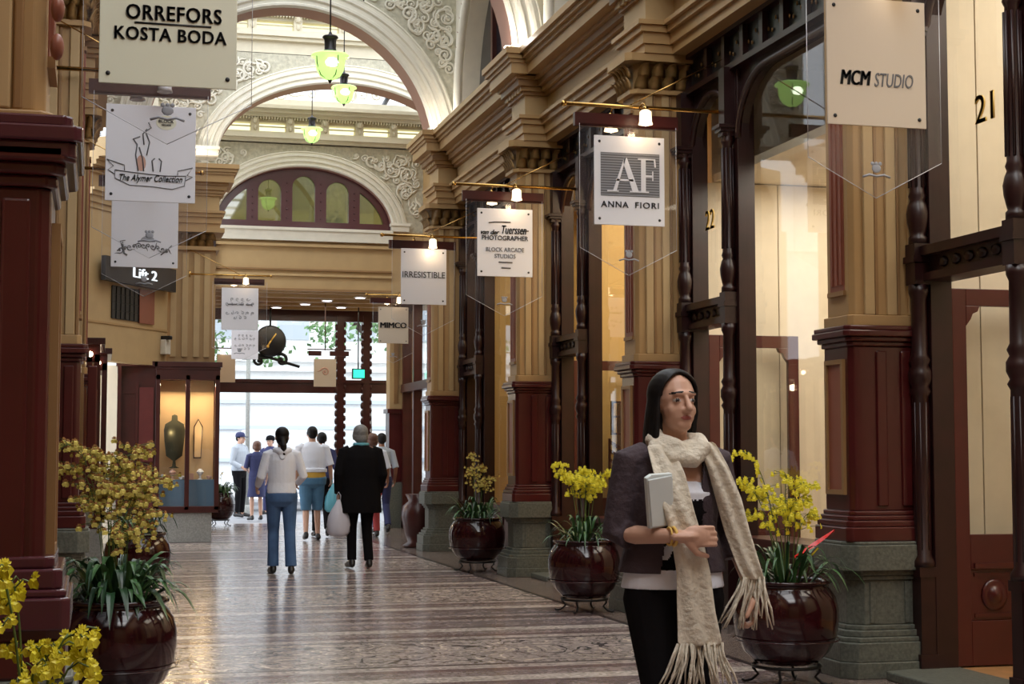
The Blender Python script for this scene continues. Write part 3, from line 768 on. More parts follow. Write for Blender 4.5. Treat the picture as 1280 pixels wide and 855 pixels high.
# pilaster beside the end
ep = empty('pilaster', (1.4, 26.0, 0), 0, 'broad ochre pilaster with capital above the glazed display cabinet', 'pillar')
p = MB((1.4, 26.0, 0))
p.box(1.05, 1.80, 25.75, 26.5, 2.7, 4.64)
for x in (1.10, 1.28, 1.46, 1.62): p.box(x, x+.09, 25.72, 25.76, 2.9, 4.55, 2)
p.box(1.0, 1.85, 25.68, 26.5, 4.60, 4.66); p.box(.94, 1.92, 25.6, 26.5, 4.88, 4.95)
p.build('painted_shaft', ['ochre', 'ochre_dark', 'ochre_light'], ep)
p = MB((1.4, 26.0, 0)); p.box(1.09, 1.76, 25.78, 26.4, 4.66, 4.88); leafband(p, 1.09, 1.76, 25.76, 26.3, 4.66, 4.90, 0, side=1); p.build('capital', 'gilt', ep)
p = MB((1.4, 26.0, 0))
for i, (z0, z1, q) in enumerate(ENT): p.box(1.02-q*.7, 1.84+q*.7, 25.7-q*.7, 26.5, z0, z1, 1 if i == 4 else 0)
p.build('cornice_block', ['ochre', 'ochre_light'], ep)
# end wall over the passage
w = MB()
w.box(1.35, 1.93, YL, YL+.3, 0, 5.34, 0); w.box(5.08, 5.65, YL, YL+.3, 4.2, 5.34, 0)
w.box(1.93, 5.08, YL, YL+.3, 4.26, 5.15, 0)
w.box(1.93, 5.08, YL-.05, YL, 4.60, 4.63, 2); w.box(1.93, 5.08, YL-.06, YL, 4.50, 4.54, 0); w.box(1.93, 5.08, YL-.04, YL, 4.24, 4.28, 2); w.box(1.93, 5.08, YL-.09, YL, 5.02, 5.07, 0)
w.box(1.90, 5.08, YL-.12, YL+.1, 5.12, 5.34, 1); w.box(1.90, 5.08, YL-.15, YL, 5.30, 5.35, 1)
o = struct(w.build('wall_end', ['ochre_light', 'white', 'ochre_dark'])); o['label'] = 'ochre end wall with white lintel above the passage to the street'
w = MB(); w.box(1.84, 1.96, YL-.1, YL, 2.6, 5.12); o = struct(w.build('trim_14', 'wood')); o['label'] = 'narrow dark mahogany post left of the passage'
# mahogany fanlight of five arched lights
fw = empty('window_2', (3.50, YL, 5.34), 0, 'semicircular mahogany fanlight of five arched olive panes', None, None, 'structure'); off = V(fw.location)
f = MB(off)
xc, R, rz, zc = 3.50, 1.57, 1.10, 5.34; n = 36
O = [(xc+R*math.cos(PI*i/n), zc+rz*math.sin(PI*i/n)) for i in range(n+1)]; I = [(xc+(R-.12)*math.cos(PI*i/n), zc+(rz-.12)*math.sin(PI*i/n)) for i in range(n+1)]
f.strip([(p, YL+.05, z) for p, z in I], [(p, YL+.05, z) for p, z in O], 0, False); f.strip([(p, YL+.05, z) for p, z in O], [(p, YL+.05, z) for p, z in I][:0] or [(p, YL+.12, z) for p, z in O], 0, False)
f.strip([(p, YL+.15, z) for p, z in I], [(p, YL+.05, z) for p, z in I], 0, False)
f.box(xc-R, xc+R, YL+.03, YL+.15, zc, zc+.14)
xs = [xc-R*.96+k*(2*R*.96)/5 for k in range(6)]
for k in range(1, 5):
    h = rz*math.sqrt(max(0, 1-((xs[k]-xc)/R)**2)); f.box(xs[k]-.10, xs[k]+.10, YL+.04, YL+.15, zc+.1, zc+h-.05)
    for q in range(5): f.ell((xs[k], YL+.03, zc+.2+q*(h-.3)/5), .018, 6)
for k in range(5):
    a0_, a1_ = xs[k]+.10, xs[k+1]-.10; cc = (a0_+a1_)/2; rr = (a1_-a0_)/2
    top = min(rz*math.sqrt(max(0.01, 1-((cc-xc)/R)**2)), 1.1)-.14
    if k in (0, 4): continue
    zt = zc+top
    for i in range(12):
        t0, t1 = PI*i/12, PI*(i+1)/12
        p0, p1 = (cc+rr*math.cos(t0), zt-rr+rr*math.sin(t0)), (cc+rr*math.cos(t1), zt-rr+rr*math.sin(t1))
        zz = lambda x: zc+rz*math.sqrt(max(0, 1-((x-xc)/R)**2))-.02
        f.add([(p0[0], YL+.06, p0[1]), (p0[0], YL+.06, zz(p0[0])), (p1[0], YL+.06, zz(p1[0])), (p1[0], YL+.06, p1[1])], [(0, 1, 2, 3)])
f.build('fanlight_frame', 'purple', fw)
g = MB(off); g.prism([(p, z) for p, z in O], lambda u, v, w: (u, YL+.10+w, v), (0, .01)); g.build('fanlight_pane', 'oliveglass', fw)

# passage
w = MB()
w.box(1.7, 1.93, YL+.3, 31.5, 0, 4.3, 0); w.box(1.7, 5.9, YL+.3, 31.6, 4.24, 4.36, 1)
for k in range(4): w.box(1.93, 5.75, YL+.6+k*.8, YL+.7+k*.8, 4.18, 4.24, 1)
o = struct(w.build('ceiling_passage', ['ochre', 'ochre_light'])); o['label'] = 'low ochre beamed ceiling of the passage to the street'
for k, (x, y) in enumerate([(4.55, 28.4), (4.05, 29.1), (3.75, 29.9), (3.3, 30.7), (4.5, 30.4), (2.5, 29.5)]):
    d = MB((x, y, 4.18)); d.lathe([(.11, -.02), (.12, 0)], (x, y, 4.18), 16, 0); d.lathe([(.085, -.025), (.085, -.02)], (x, y, 4.18), 16, 1)
    o = d.build('downlight', ['white', 'downlight']); o.location = (x, y, 4.18); tag(o, 'round ceiling downlight in the low passage ceiling', 'light', 'round downlights in the passage ceiling')

# unseen arcade shell behind the camera, added to cut front light and reflections
for nm, bx in (('wall_back_blocker', (-1.6, 7.8, -6.2, -6, 0, 9)), ('wall_right_near', (5.3, 5.5, -6, 5.1, 0, 9)), ('wall_left_near', (-.95, -.78, -6, 4.0, 0, 9))):
    w = MB(); w.box(*bx, 0)
    for k in range(5):
        if nm == 'wall_right_near': w.box(5.28, 5.3, -5.6+k*2.1, -4.2+k*2.1, .6, 4.4, 1)
        if nm == 'wall_left_near': w.box(-.78, -.77, -5.6+k*1.9, -4.3+k*1.9, .6, 4.4, 1)
    struct(w.build(nm, ['ochre', 'wood']))
m = MB(); m.box(-1, .75, -6, 3.4, 8.9, 9.0); m.box(4.1, 5.5, -6, 3.4, 8.9, 9.0); m.box(-1, 5.5, -6, -1.5, 8.9, 9.0); struct(m.build('ceiling_near', 'cream'))

w = MB(); w.box(-.75, .30, 25.47, 25.6, 0, 2.74); struct(w.build('wall_left_end', 'shopcream'))
# ============================================================ LAMPS
def pendant(x, y, z, s, lab, drop=1.6):
    """green glass pendant, z = height of the glass centre"""
    r = empty('pendant_lamp', (x, y, z), 0, lab, 'lamp', 'green glass pendant lamps'); off = V((x, y, z))
    m = MB(off); m.tube([(x, y, z+.62*s), (x, y, z+.62*s+drop)], .012*s*1.5, 6); m.build('hanging_rod', 'lampmetal', r)
    m = MB(off); m.lathe([(.0, .78*s), (.03*s, .76*s), (.05*s, .70*s), (.17*s, .66*s), (.19*s, .62*s), (.16*s, .60*s), (.14*s, .56*s), (.135*s, .34*s), (.17*s, .30*s), (.20*s, .26*s), (.1*s, .25*s)], (x, y, z), 20); m.build('lamp_housing', 'lampmetal', r)
    m = MB(off); m.lathe([(.20*s, .26*s), (.42*s, .22*s), (.45*s, .17*s), (.36*s, .14*s), (.345*s, .0), (.32*s, -.15*s), (.24*s, -.29*s), (.10*s, -.37*s), (.02*s, -.39*s)], (x, y, z), 24); m.build('glass_bowl', 'greenglow', r)
    m = MB(off); m.lathe([(.03*s, -.36*s), (.05*s, -.40*s), (.02*s, -.45*s), (.0, -.48*s)], (x, y, z), 10)
    for k in range(4):
        a = k*PI/2+.4; m.tube([(x+.36*s*math.cos(a), y+.36*s*math.sin(a), z+.16*s), (x+.352*s*math.cos(a), y+.352*s*math.sin(a), z-.02*s), (x+.25*s*math.cos(a), y+.25*s*math.sin(a), z-.29*s), (x, y, z-.40*s)], .008*s*1.5, 5)
    m.build('finial_cage', 'lampmetal', r)
    m = MB(off)
    # glowing lamp showing on the front of the bowl
    m.ell((x, y-.02, z-.02*s), (.24*s, .350*s, .21*s), 16); m.build('lamp_bulb', 'greencore', r)
    return r
pendant(2.42, 17.3, 5.66, .47, 'largest and nearest green glass pendant lamp, top centre')
pendant(3.42, 22.98, 6.64, .42, 'green pendant lamp just below and behind the largest one')
pendant(3.50, 27.2, 6.86, .42, 'smallest green pendant lamp hanging lower left of the other two', 1.0)
pendant(2.45, 15.2, 6.02, .50, 'green pendant lamp cut off by the top edge of the picture')

# ============================================================ BRACKETS AND SIGNS
def bracket(side, y, xp, xc, lab, lit=True, z=4.25, hw=.40, sc=1.):
    r = empty('sign_bracket', (xc, y, z), 0, lab, 'bracket', 'brass sign brackets with frosted lamps'); off = V((xc, y, z))
    xe = xc-side*.56*sc
    m = MB(off); m.tube([(xp, y, z), (xe, y, z)], .017*sc, 8); m.ell((xe, y, z), .028*sc, 8); m.lathe([(.05, -.015), (.05, .015)], (0, 0, 0), 12); k = len(m.v)-24
    for i in range(k, len(m.v)): a = m.v[i]; m.v[i] = (xp+a[2], y+a[0], z+a[1])
    m.tube([(xp, y, z+.45*sc), (xc, y, z+.01)], .005, 5)
    m.build('rod', 'brass', r)
    m = MB(off); m.box(xc-hw*sc-.06, xc+hw*sc+.04, y+.02, y+.07, z-.17*sc, z-.06*sc); m.build('backing_bar', 'woodr', r)
    for dx, dy in ((.09, -.16), (-.10, .17)):
        m = MB(off); m.tube([(xc+dx*sc, y, z-.01), (xc+dx*sc, y+dy*.6*sc, z+.02), (xc+dx*sc, y+dy*sc, z-.02)], .008*sc, 6)
        m.lathe([(.012*sc, -.02*sc), (.022*sc, -.03*sc), (.026*sc, -.06*sc)], (xc+dx*sc, y+dy*sc, z), 10); a = m.build('lamp_arm', 'brass', r)
        m = MB(off); m.lathe([(.028*sc, -.055*sc), (.048*sc, -.07*sc), (.052*sc, -.15*sc), (.060*sc, -.175*sc), (.045*sc, -.172*sc), (.0, -.13*sc)], (xc+dx*sc, y+dy*sc, z), 14)
        m.build('lamp_shade', 'frost' if lit else 'frostoff', a)
        if lit:
            m = MB(off); m.ell((xc+dx*sc, y+dy*sc, z-.155*sc), .034*sc, 8); m.build('bulb', 'bulb', a)
    return r
def board(y, xc, w, h, ztop, lab, material='sign', shield=True, bolts=True, sc=1.):
    r = empty('hanging_sign', (xc, y, ztop), 0, lab, 'sign'); off = V((xc, y, ztop)); r['off'] = 0; del r['off']
    m = MB(off); m.box(xc-w/2, xc+w/2, y-.012, y, ztop-h, ztop); m.build('sign_board', material, r, bevel=.003)
    if bolts:
        for sx in (-1, 1):
            for zz in (ztop-.05*sc, ztop-h+.05*sc):
                m = MB(off); m.ell((xc+sx*(w/2-.045*sc), y-.014, zz), (.012*sc, .006, .012*sc), 8); m.build('bolt', 'ink', r)
    if shield:
        a = .42*sc; zt = ztop+.10*sc; zb = ztop-.93*sc; zp = zb-.22*sc
        P = [(xc-a, zt), (xc-a, zb), (xc, zp), (xc+a, zb), (xc+a, zt)]
        m = MB(off); m.add([(p, y+.02, z) for p, z in P], [(0, 1, 2, 3, 4)]); g = m.build('acrylic_shield', 'acry', r)
        m = MB(off)
        for i in range(4):
            (p, z0), (q, z1) = P[i], P[i+1]; m.tube([(p, y+.02, z0), (q, y+.02, z1)], .0022, 4)
        m.build('shield_edge', 'acryedge', r)
        m = MB(off); cz = zp+.17*sc   # crest decal
        m.ell((xc, y+.012, cz), (.030*sc, .003, .026*sc), 10)
        for k in (-1, 0, 1): m.ell((xc+k*.024*sc, y+.012, cz+.028*sc), (.012*sc, .003, .012*sc), 8)
        m.tube([(xc-.085*sc, y+.012, cz-.05*sc), (xc-.045*sc, y+.012, cz-.036*sc), (xc, y+.012, cz-.045*sc), (xc+.045*sc, y+.012, cz-.036*sc), (xc+.085*sc, y+.012, cz-.05*sc)], .007*sc, 5)
        m.build('crest_decal', 'inkpale', r)
    return r, off
def line(r, off, pts, rad, mt='ink', name='ornament'):
    m = MB(off)
    for p in pts: m.tube(p, rad, 5, flat=1)
    return m.build(name, mt, r)
ZT = 4.0
# right 1
bracket(1, 8.25, 5.05, 4.30, 'brass bracket over the beige sign with slanted lettering, top right')
r, off = board(8.25, 4.30, .62, .74, ZT, 'beige hanging sign with slanted black and grey lettering, top right', 'signtan')
text('MCM', 'lettering', (4.165, 8.236, 3.535), .185, .085, 'ink', r, bold=.035, shear=.2, off=off)
text('STUDIO', 'lettering', (4.405, 8.236, 3.53), .245, .08, 'inkgrey', r, shear=.2, off=off)
# right 2 : AF
bracket(1, 12.42, 5.05, 4.22, 'brass bracket with two lit lamps over the sign with the grey square')
r, off = board(12.42, 4.22, .61, .74, ZT, 'white hanging sign with two big serif letters in a grey striped square')
q = MB(off); q.box(4.22-.25, 4.22+.26, 12.405, 12.408, 3.50, 3.86); q.build('grey_square', 'inkgrey', r)
q = MB(off)
for k in range(17): q.box(4.22-.25, 4.22+.26, 12.403, 12.4055, 3.506+k*.0212, 3.514+k*.0212)
q.build('pinstripes', 'inkpale', r)
q = MB(off); T = TY(4.22, 12.400, 3.50); hh = (-.003, .003)
q.prism([(-.155, .045), (-.145, .045), (-.055, .30), (-.045, .318), (-.035, .318), (-.115, .045), (-.098, .045), (-.098, .035), (-.195, .035), (-.195, .045)], T, hh)
q.prism([(-.05, .318), (-.025, .318), (.075, .045), (.075, .035), (.0, .035), (.0, .045), (.022, .045), (-.055, .27)], T, hh)
q.prism([(-.12, .125), (.03, .125), (.03, .142), (-.12, .142)], T, hh)
q.prism([(.07, .318), (.07, .308), (.098, .308), (.098, .045), (.07, .045), (.07, .035), (.165, .035), (.165, .045), (.138, .045), (.138, .308), (.21, .308), (.215, .25), (.227, .25), (.222, .318)], T, hh)
q.prism([(.138, .165), (.195, .165), (.195, .135), (.204, .135), (.204, .215), (.195, .215), (.195, .182), (.138, .182)], T, hh)
q.build('monogram', 'sign', r)
text('ANNA', 'lettering', (4.22-.13, 12.404, 3.43), .235, .05, 'inkgrey', r, off=off, bold=.008, spacing=1.15)
text('FIORI', 'lettering', (4.22+.15, 12.404, 3.43), .205, .05, 'inkgrey', r, off=off, bold=.008, spacing=1.15)
# right 3 : photographer
bracket(1, 16.5, 5.05, 4.20, 'brass bracket with two lit lamps over the photographer sign')
r, off = board(16.5, 4.20, .61, .73, 4.0, 'white hanging photographer sign with a handwritten heading')
text('van der', 'lettering', (4.20-.165, 16.484, 3.745), .20, .05, 'ink', r, off=off, bold=.02, shear=.4)
text('Tuerssen', 'lettering', (4.20+.10, 16.484, 3.775), .27, .09, 'ink', r, off=off, bold=.012, shear=.3)
line(r, off, [[(4.02, 16.485, 3.845), (4.09, 16.485, 3.855), (4.26, 16.485, 3.857)], [(4.38, 16.485, 3.765), (4.46, 16.485, 3.768)]], .006)
text('PHOTOGRAPHER', 'lettering', (4.20, 16.484, 3.685), .51, .05, 'ink', r, off=off, bold=.004)
text('BLOCK ARCADE', 'lettering', (4.20, 16.484, 3.56), .42, .045, 'inkgrey', r, off=off)
text('STUDIOS', 'lettering', (4.20, 16.484, 3.49), .23, .045, 'inkgrey', r, off=off)
line(r, off, [[(4.13, 16.485, 3.425), (4.28, 16.485, 3.422)], [(4.16, 16.485, 3.365), (4.26, 16.485, 3.362)]], .008, 'inkgrey')
# right 4
bracket(1, 20.65, 5.05, 4.15, 'brass bracket with two lit lamps over the white sign with one line of thin capitals')
r, off = board(20.65, 4.15, .61, .74, 4.08, 'white hanging sign with one line of thin black capitals', bolts=True)
text('IRRESISTIBLE', 'lettering', (4.15, 20.634, 3.735), .57, .08, 'ink', r, off=off)
bracket(1, 25.9, 5.6, 4.70, 'small bracket with two lit lamps over the small beige sign with bold capitals', z=3.98, sc=.8)
r, off = board(25.9, 4.70, .50, .60, 3.78, 'small beige hanging sign with bold black capitals', 'signtan', sc=.8)
text('MIMCO', 'lettering', (4.70, 25.884, 3.48), .43, .09, 'ink', r, off=off, bold=.03)
# left signs
bracket(-1, 8.15, -.5, .32, 'bracket above the large cream sign, top left', False)
r, off = board(8.15, .32, .68, .86, 4.10, 'largest cream hanging sign with two lines of black capitals, top left', 'signcream')
text('ORREFORS', 'lettering', (.345, 8.134, 3.61), .47, .075, 'ink', r, off=off, bold=.02, spacing=1.1)
text('KOSTA BODA', 'lettering', (.33, 8.134, 3.50), .55, .065, 'ink', r, off=off, bold=.02, spacing=1.1)
line(r, off, [[(.15, 8.136, 3.555), (.53, 8.136, 3.555)]], .005)
bracket(-1, 12.2, -.5, .36, 'bracket with unlit lamps below the large cream sign at left', False)
r, off = board(12.2, .36, .66, .73, 4.0, 'white hanging sign with a figure drawing above a ribbon banner')
q = MB(off); q.prism(arc(.36+.11, 3.875, .075, .055, 0, 350, 24), lambda u, v, w: (u, 12.186+w, v), (0, .002)); q.build('oval_seal', 'signcream', r)
text('BLOCK', 'lettering', (.36+.11, 12.183, 3.885), .11, .022, 'inkgrey', r, off=off, bold=.02)
text('ARCADE', 'lettering', (.36+.11, 12.183, 3.858), .07, .015, 'inkgrey', r, off=off, bold=.02)
text('The Alymer Collection', 'lettering', (.365, 12.183, 3.44), .46, .065, 'ink', r, off=off, shear=.35, bold=.008)
y = 12.185; X0 = .36
line(r, off, [[(X0-.26, y, 3.50), (X0-.1, y, 3.485), (X0+.1, y, 3.47), (X0+.26, y, 3.475)], [(X0-.26, y, 3.50), (X0-.26, y, 3.44), (X0-.15, y, 3.39), (X0+.02, y, 3.385), (X0+.16, y, 3.37), (X0+.25, y, 3.40), (X0+.26, y, 3.475)],
              [(X0-.26, y, 3.47), (X0-.31, y, 3.50), (X0-.27, y, 3.53), (X0-.32, y, 3.58), (X0-.19, y, 3.54), (X0-.19, y, 3.50)], [(X0+.26, y, 3.44), (X0+.31, y, 3.47), (X0+.27, y, 3.48), (X0+.31, y, 3.54), (X0+.2, y, 3.51), (X0+.2, y, 3.48)]], .0035, 'inkgrey')
line(r, off, [[(X0-.09, y, 3.5), (X0-.11, y, 3.62), (X0-.10, y, 3.70), (X0-.13, y, 3.74), (X0-.08, y, 3.76)], [(X0-.05, y, 3.5), (X0-.06, y, 3.6), (X0-.085, y, 3.68)], [(X0-.03, y, 3.62), (X0-.01, y, 3.72), (X0-.04, y, 3.80), (X0+.0, y, 3.83), (X0-.02, y, 3.87)],
              [(X0-.05, y, 3.70), (X0-.06, y, 3.78), (X0-.03, y, 3.82)], [(X0+.02, y, 3.5), (X0+.01, y, 3.58), (X0+.03, y, 3.6)], [(X0+.07, y, 3.5), (X0+.08, y, 3.58), (X0+.06, y, 3.6)]], .005, 'inkgrey', 'figure_drawing')
q = MB(off); q.prism(arc(X0-.07, 3.56, .035, .06, 0, 350, 16), lambda u, v, w: (u, 12.186+w, v), (0, .0015)); q.build('tinted_patch', 'blush', r)
bracket(-1, 16.5, -.5, .44, 'bracket of the sign with the ornamental script at left', False)
r, off = board(16.5, .44, .66, .86, 4.12, 'white hanging sign with ornamental script above the Lift 2 sign')
y = 16.486; X0 = .44; Z0 = 3.46
q = MB(off); q.prism(arc(X0+.03, Z0+.06, .075, .06, 0, 180, 14), lambda u, v, w: (u, y+w, v), (0, .002)); q.build('dome_emblem', 'inkpale', r)
m = MB(off); TT = lambda u, v, w: V((u, y, v)); RR = random.Random(2)
for k in range(11):
    u = X0-.24+k*.046; v = Z0-.03+.05*math.sin(k/10*PI)-.0; spiral(m, u, v, RR.uniform(.018, .034), TT, 1.2, RR.uniform(0, 6), 1.2, .005, RR.choice((-1, 1)))
m.tube([(X0-.27, y, Z0-.04), (X0-.22, y, Z0+.0), (X0-.24, y, Z0+.06), (X0-.19, y, Z0+.07)], .005, 5); m.tube([(X0-.22, y, Z0+.05), (X0-.20, y, Z0-.06), (X0-.17, y, Z0-.08)], .009, 5)
m.tube([(X0+.16, y, Z0-.07), (X0+.22, y, Z0-.02), (X0+.27, y, Z0+.03)], .006, 5)
m.build('script_ornament', 'inkgrey', r)
bracket(-1, 25.2, 1.36, 2.14, 'bracket with one lit lamp near the passage mouth at left', z=4.16, sc=.85)
def ornate(r, off, x, y, z, w):
    m = MB(off); TT = lambda u, v, q: V((u, y, v)); RR = random.Random(5)
    for row, n in ((.18, 4), (.10, 6), (-.06, 6), (-.14, 3)):
        for k in range(n): spiral(m, x+(k-(n-1)/2)*w*.14, z+row*w*1.6, w*.045, TT, 1., RR.uniform(0, 6), 1., w*.008)
    m.build('scroll_ornament', 'inkpale', r)
r, off = board(25.2, 2.14, .57, .66, 3.96, 'pale grey ornate sign hanging near the passage mouth, in front of the clock', 'sign', True, False)
ornate(r, off, 2.14, 25.186, 3.62, .57); line(r, off, [[(1.95, 25.184, 3.70), (2.09, 25.184, 3.70)], [(2.13, 25.184, 3.70), (2.20, 25.184, 3.70)], [(2.23, 25.184, 3.70), (2.33, 25.184, 3.70)]], .010, 'inkgrey')
r, off = board(27.9, 2.46, .46, .50, 3.50, 'smaller pale grey ornate sign directly below the other ornate sign', 'sign', False, False)
ornate(r, off, 2.46, 27.886, 3.28, .46)
m = MB(off); m.tube([(2.36, 27.9, 3.5), (2.36, 28.2, 4.3)], .006, 5); m.tube([(2.56, 27.9, 3.5), (2.56, 28.2, 4.3)], .006, 5); m.build('suspension_wire', 'iron', r)
r, off = board(29.9, 4.13, .42, .52, 3.14, 'small pinkish square sign hanging in the passage right of the clock', 'signtan', False, False)
m = MB(off); spiral(m, 4.13, 2.9, .08, lambda u, v, q: V((u, 29.884, v)), 1.4, 0, 1., .012); m.build('script_ornament', 'blush', r)
m = MB(off); m.tube([(3.8, 29.9, 3.32), (4.62, 29.9, 3.32)], .012, 6); m.box(3.82, 4.06, 29.88, 29.94, 3.2, 3.29); m.box(4.22, 4.58, 29.88, 29.94, 3.2, 3.29); m.tube([(4.13, 29.9, 3.3), (4.13, 29.9, 4.24)], .01, 5); m.build('rod', 'woodr', r)
r, off = board(30.3, 2.33, .34, .52, 3.22, 'small peach sign at the far left inside the passage', 'signtan', False, False)
m = MB(off); m.tube([(1.93, 30.3, 3.34), (2.6, 30.3, 3.34)], .012, 6); m.ell((2.25, 30.2, 3.27), .05, 8, 1); m.build('rod', ['woodr', 'frost'], r)

# numerals and Lift 2
text('21', 'house_number', (5.14, 8.49, 3.47), .20, .17, 'gold', None, face='-X', bold=.012, ext=.005); tag(bpy.data.objects['house_number'], 'gold numerals 21 on the glass above the right hand door', 'numerals')
o = text('22', 'house_number', (5.14, 12.95, 3.42), .20, .17, 'gold', None, face='-X', bold=.012, ext=.005); tag(o, 'gold numerals 22 on the narrow arched glass beside the sign with the grey square', 'numerals')
lt = text('Lift 2', 'lettering', (0, 0, 0), .66, .15, 'litwhite', ls, bold=.02, ext=.004)
c0 = TA(Ln*.53, 4.09, .165); ang = math.atan2(dv.y, dv.x)
lt.location = V(c0); lt.rotation_euler = (0, 0, ang)
# security camera on the angled wall
q = MB(TA(Ln-.12, 3.0, .1)); q.prism([(Ln-.20, 2.92), (Ln-.05, 2.92), (Ln-.05, 3.15), (Ln-.20, 3.15)], TA, (0, .10), 0); q.prism([(Ln-.19, 3.15), (Ln-.10, 3.15), (Ln-.10, 3.21), (Ln-.19, 3.21)], TA, (0, .16), 1); q.ell(TA(Ln-.17, 3.18, .17), .03, 8, 1)
tag(q.build('wall_fitting', ['white', 'dark'], bevel=.01), 'small white and black wall fitting above the display cabinet', 'fixture')

# ============================================================ CABINETS
def cabinet(x0, x1, y0, y1, lab, z1=2.80, doors=2, goods=True):
    off = ((x0+x1)/2, (y0+y1)/2, 0); r = empty('display_cabinet', off, 0, lab, 'display cabinet')
    m = MB(off); m.box(x0+.02, x1-.10, y0+.05, y1, 0, .46); m.build('stone_base', 'stonepale', r, bevel=.01)
    m = MB(off); t = .07
    m.box(x0, x1, y0, y1, .46, .56); m.box(x0, x1, y0, y1, z1-.42+.14, z1-.08); m.box(x0-.03, x1+.03, y0-.05, y1, z1-.08, z1); m.box(x0-.01, x1+.01, y0-.02, y1, z1-.12, z1-.08)
    for k in range(doors+1):
        xx = x0+(x1-x0-t)*k/doors; m.box(xx, xx+t, y0, y0+.07, .5, z1-.2)
    m.box(x0, x0+t, y1-.07, y1, .5, z1-.2); m.box(x1-t, x1, y1-.07, y1, .5, z1-.2)
    m.build('case_frame', 'woodr', r, bevel=.005)
    m = MB(off); m.box(x0+.02, x1-.02, y1-.04, y1-.01, .5, z1-.2); m.build('lining', 'displaylit', r)
    m = MB(off); m.box(x0+.04, x1-.04, y0+.12, y1-.05, .56, .97); m.build('blue_plinth', 'display', r)
    m = MB(off)
    for k in range(doors):
        xa = x0+(x1-x0-t)*k/doors+t; xb = x0+(x1-x0-t)*(k+1)/doors
        m.add([(xa, y0+.03, .56), (xb, y0+.03, .56), (xb, y0+.03, z1-.28), (xa, y0+.03, z1-.28)], [(0, 1, 2, 3)])
    m.build('case_glass', 'glass', r)
    return r
y0c = 25.35
cabinet(.88, 1.86, y0c, 25.73, 'glazed mahogany display cabinet on pale stone at the end of the left side')
# things shown inside
def bust(x, y, z, s, mt, lab):
    m = MB((x, y, z)); m.lathe([(.09*s, 0), (.03*s, .03*s), (.02*s, .12*s), (.13*s, .2*s), (.16*s, .45*s), (.17*s, .62*s), (.15*s, .72*s), (.05*s, .78*s), (.045*s, .86*s), (0, .88*s)], (x, y, z), 14, sy=.6)
    return tag(m.build('dress_form', mt), lab, 'dress form')
bust(1.18, 25.52, 1.15, .95, 'olive', 'dark dress form in the left half of the end display cabinet')
m = MB((1.62, 25.6, 1.5)); P = [(-.07, 0), (.05, 0), (.07, .5), (.0, .62), (-.07, .5)]
m.prism(P, TY(1.55, 25.62, 1.3), (0, .02)); m.prism([(a*.8, b*.94+.02) for a, b in P], TY(1.55, 25.61, 1.3), (0, .01), 1); tag(m.build('shaped_mirror', ['wood', 'displaylit']), 'narrow framed mirror in the right half of the end display cabinet', 'mirror')
RR = random.Random(3)
labs = ['white folded box', 'peach paper fan', 'cream dish', 'peach cup', 'white shell ornament', 'tan trinket box']
for k in range(6):
    x = 1.02+k*.14; s = RR.uniform(.6, 1.); m = MB((x, 25.5, .97))
    if k % 3 == 0: m.box(x-.05*s, x+.05*s, 25.46, 25.54, .97, .97+.12*s)
    elif k % 3 == 1: m.lathe([(.05*s, 0), (.02*s, .02), (.02*s, .06), (.07*s, .14*s), (.02, .2*s)], (x, 25.5, .97), 12)
    else: m.lathe([(.03*s, 0), (.06*s, .03), (.07*s, .06), (.0, .05)], (x, 25.5, .97), 12)
    tag(m.build('ornament', 'blush' if k % 2 else 'sign', bevel=.004), labs[k]+' on the blue plinth of the end display cabinet', 'ornament')
# tall panelled recess left of the case, and the edge-on cabinets along the left wall
r = empty('panelled_doorway', (.6, 25.4, 0), 0, 'dark mahogany panelled recess left of the glazed end cabinet', 'doorway'); off = V((.6, 25.4, 0))
m = MB(off); m.box(.30, .88, 25.40, 25.46, 0, 2.72); m.box(.30, .36, 25.30, 25.42, 0, 2.72); m.box(.28, .9, 25.30, 25.46, 2.72, 2.80); m.box(.58, .62, 25.36, 25.42, 0, 2.5); m.box(.36, .58, 25.38, 25.41, 2.3, 2.5); m.build('recess_frame', 'woodr', r)
m = MB(off); m.box(.63, .85, 25.37, 25.40, .2, 1.1); m.box(.63, .85, 25.37, 25.40, 1.25, 2.4); m.build('recess_panel', 'redd', r)
m = MB(off); m.add([(.22, 25.2, .8), (.30, 25.2, .8), (.30, 25.2, 2.6), (.22, 25.2, 2.6)], [(0, 1, 2, 3)]); m.build('lit_strip', 'shopcream', r)
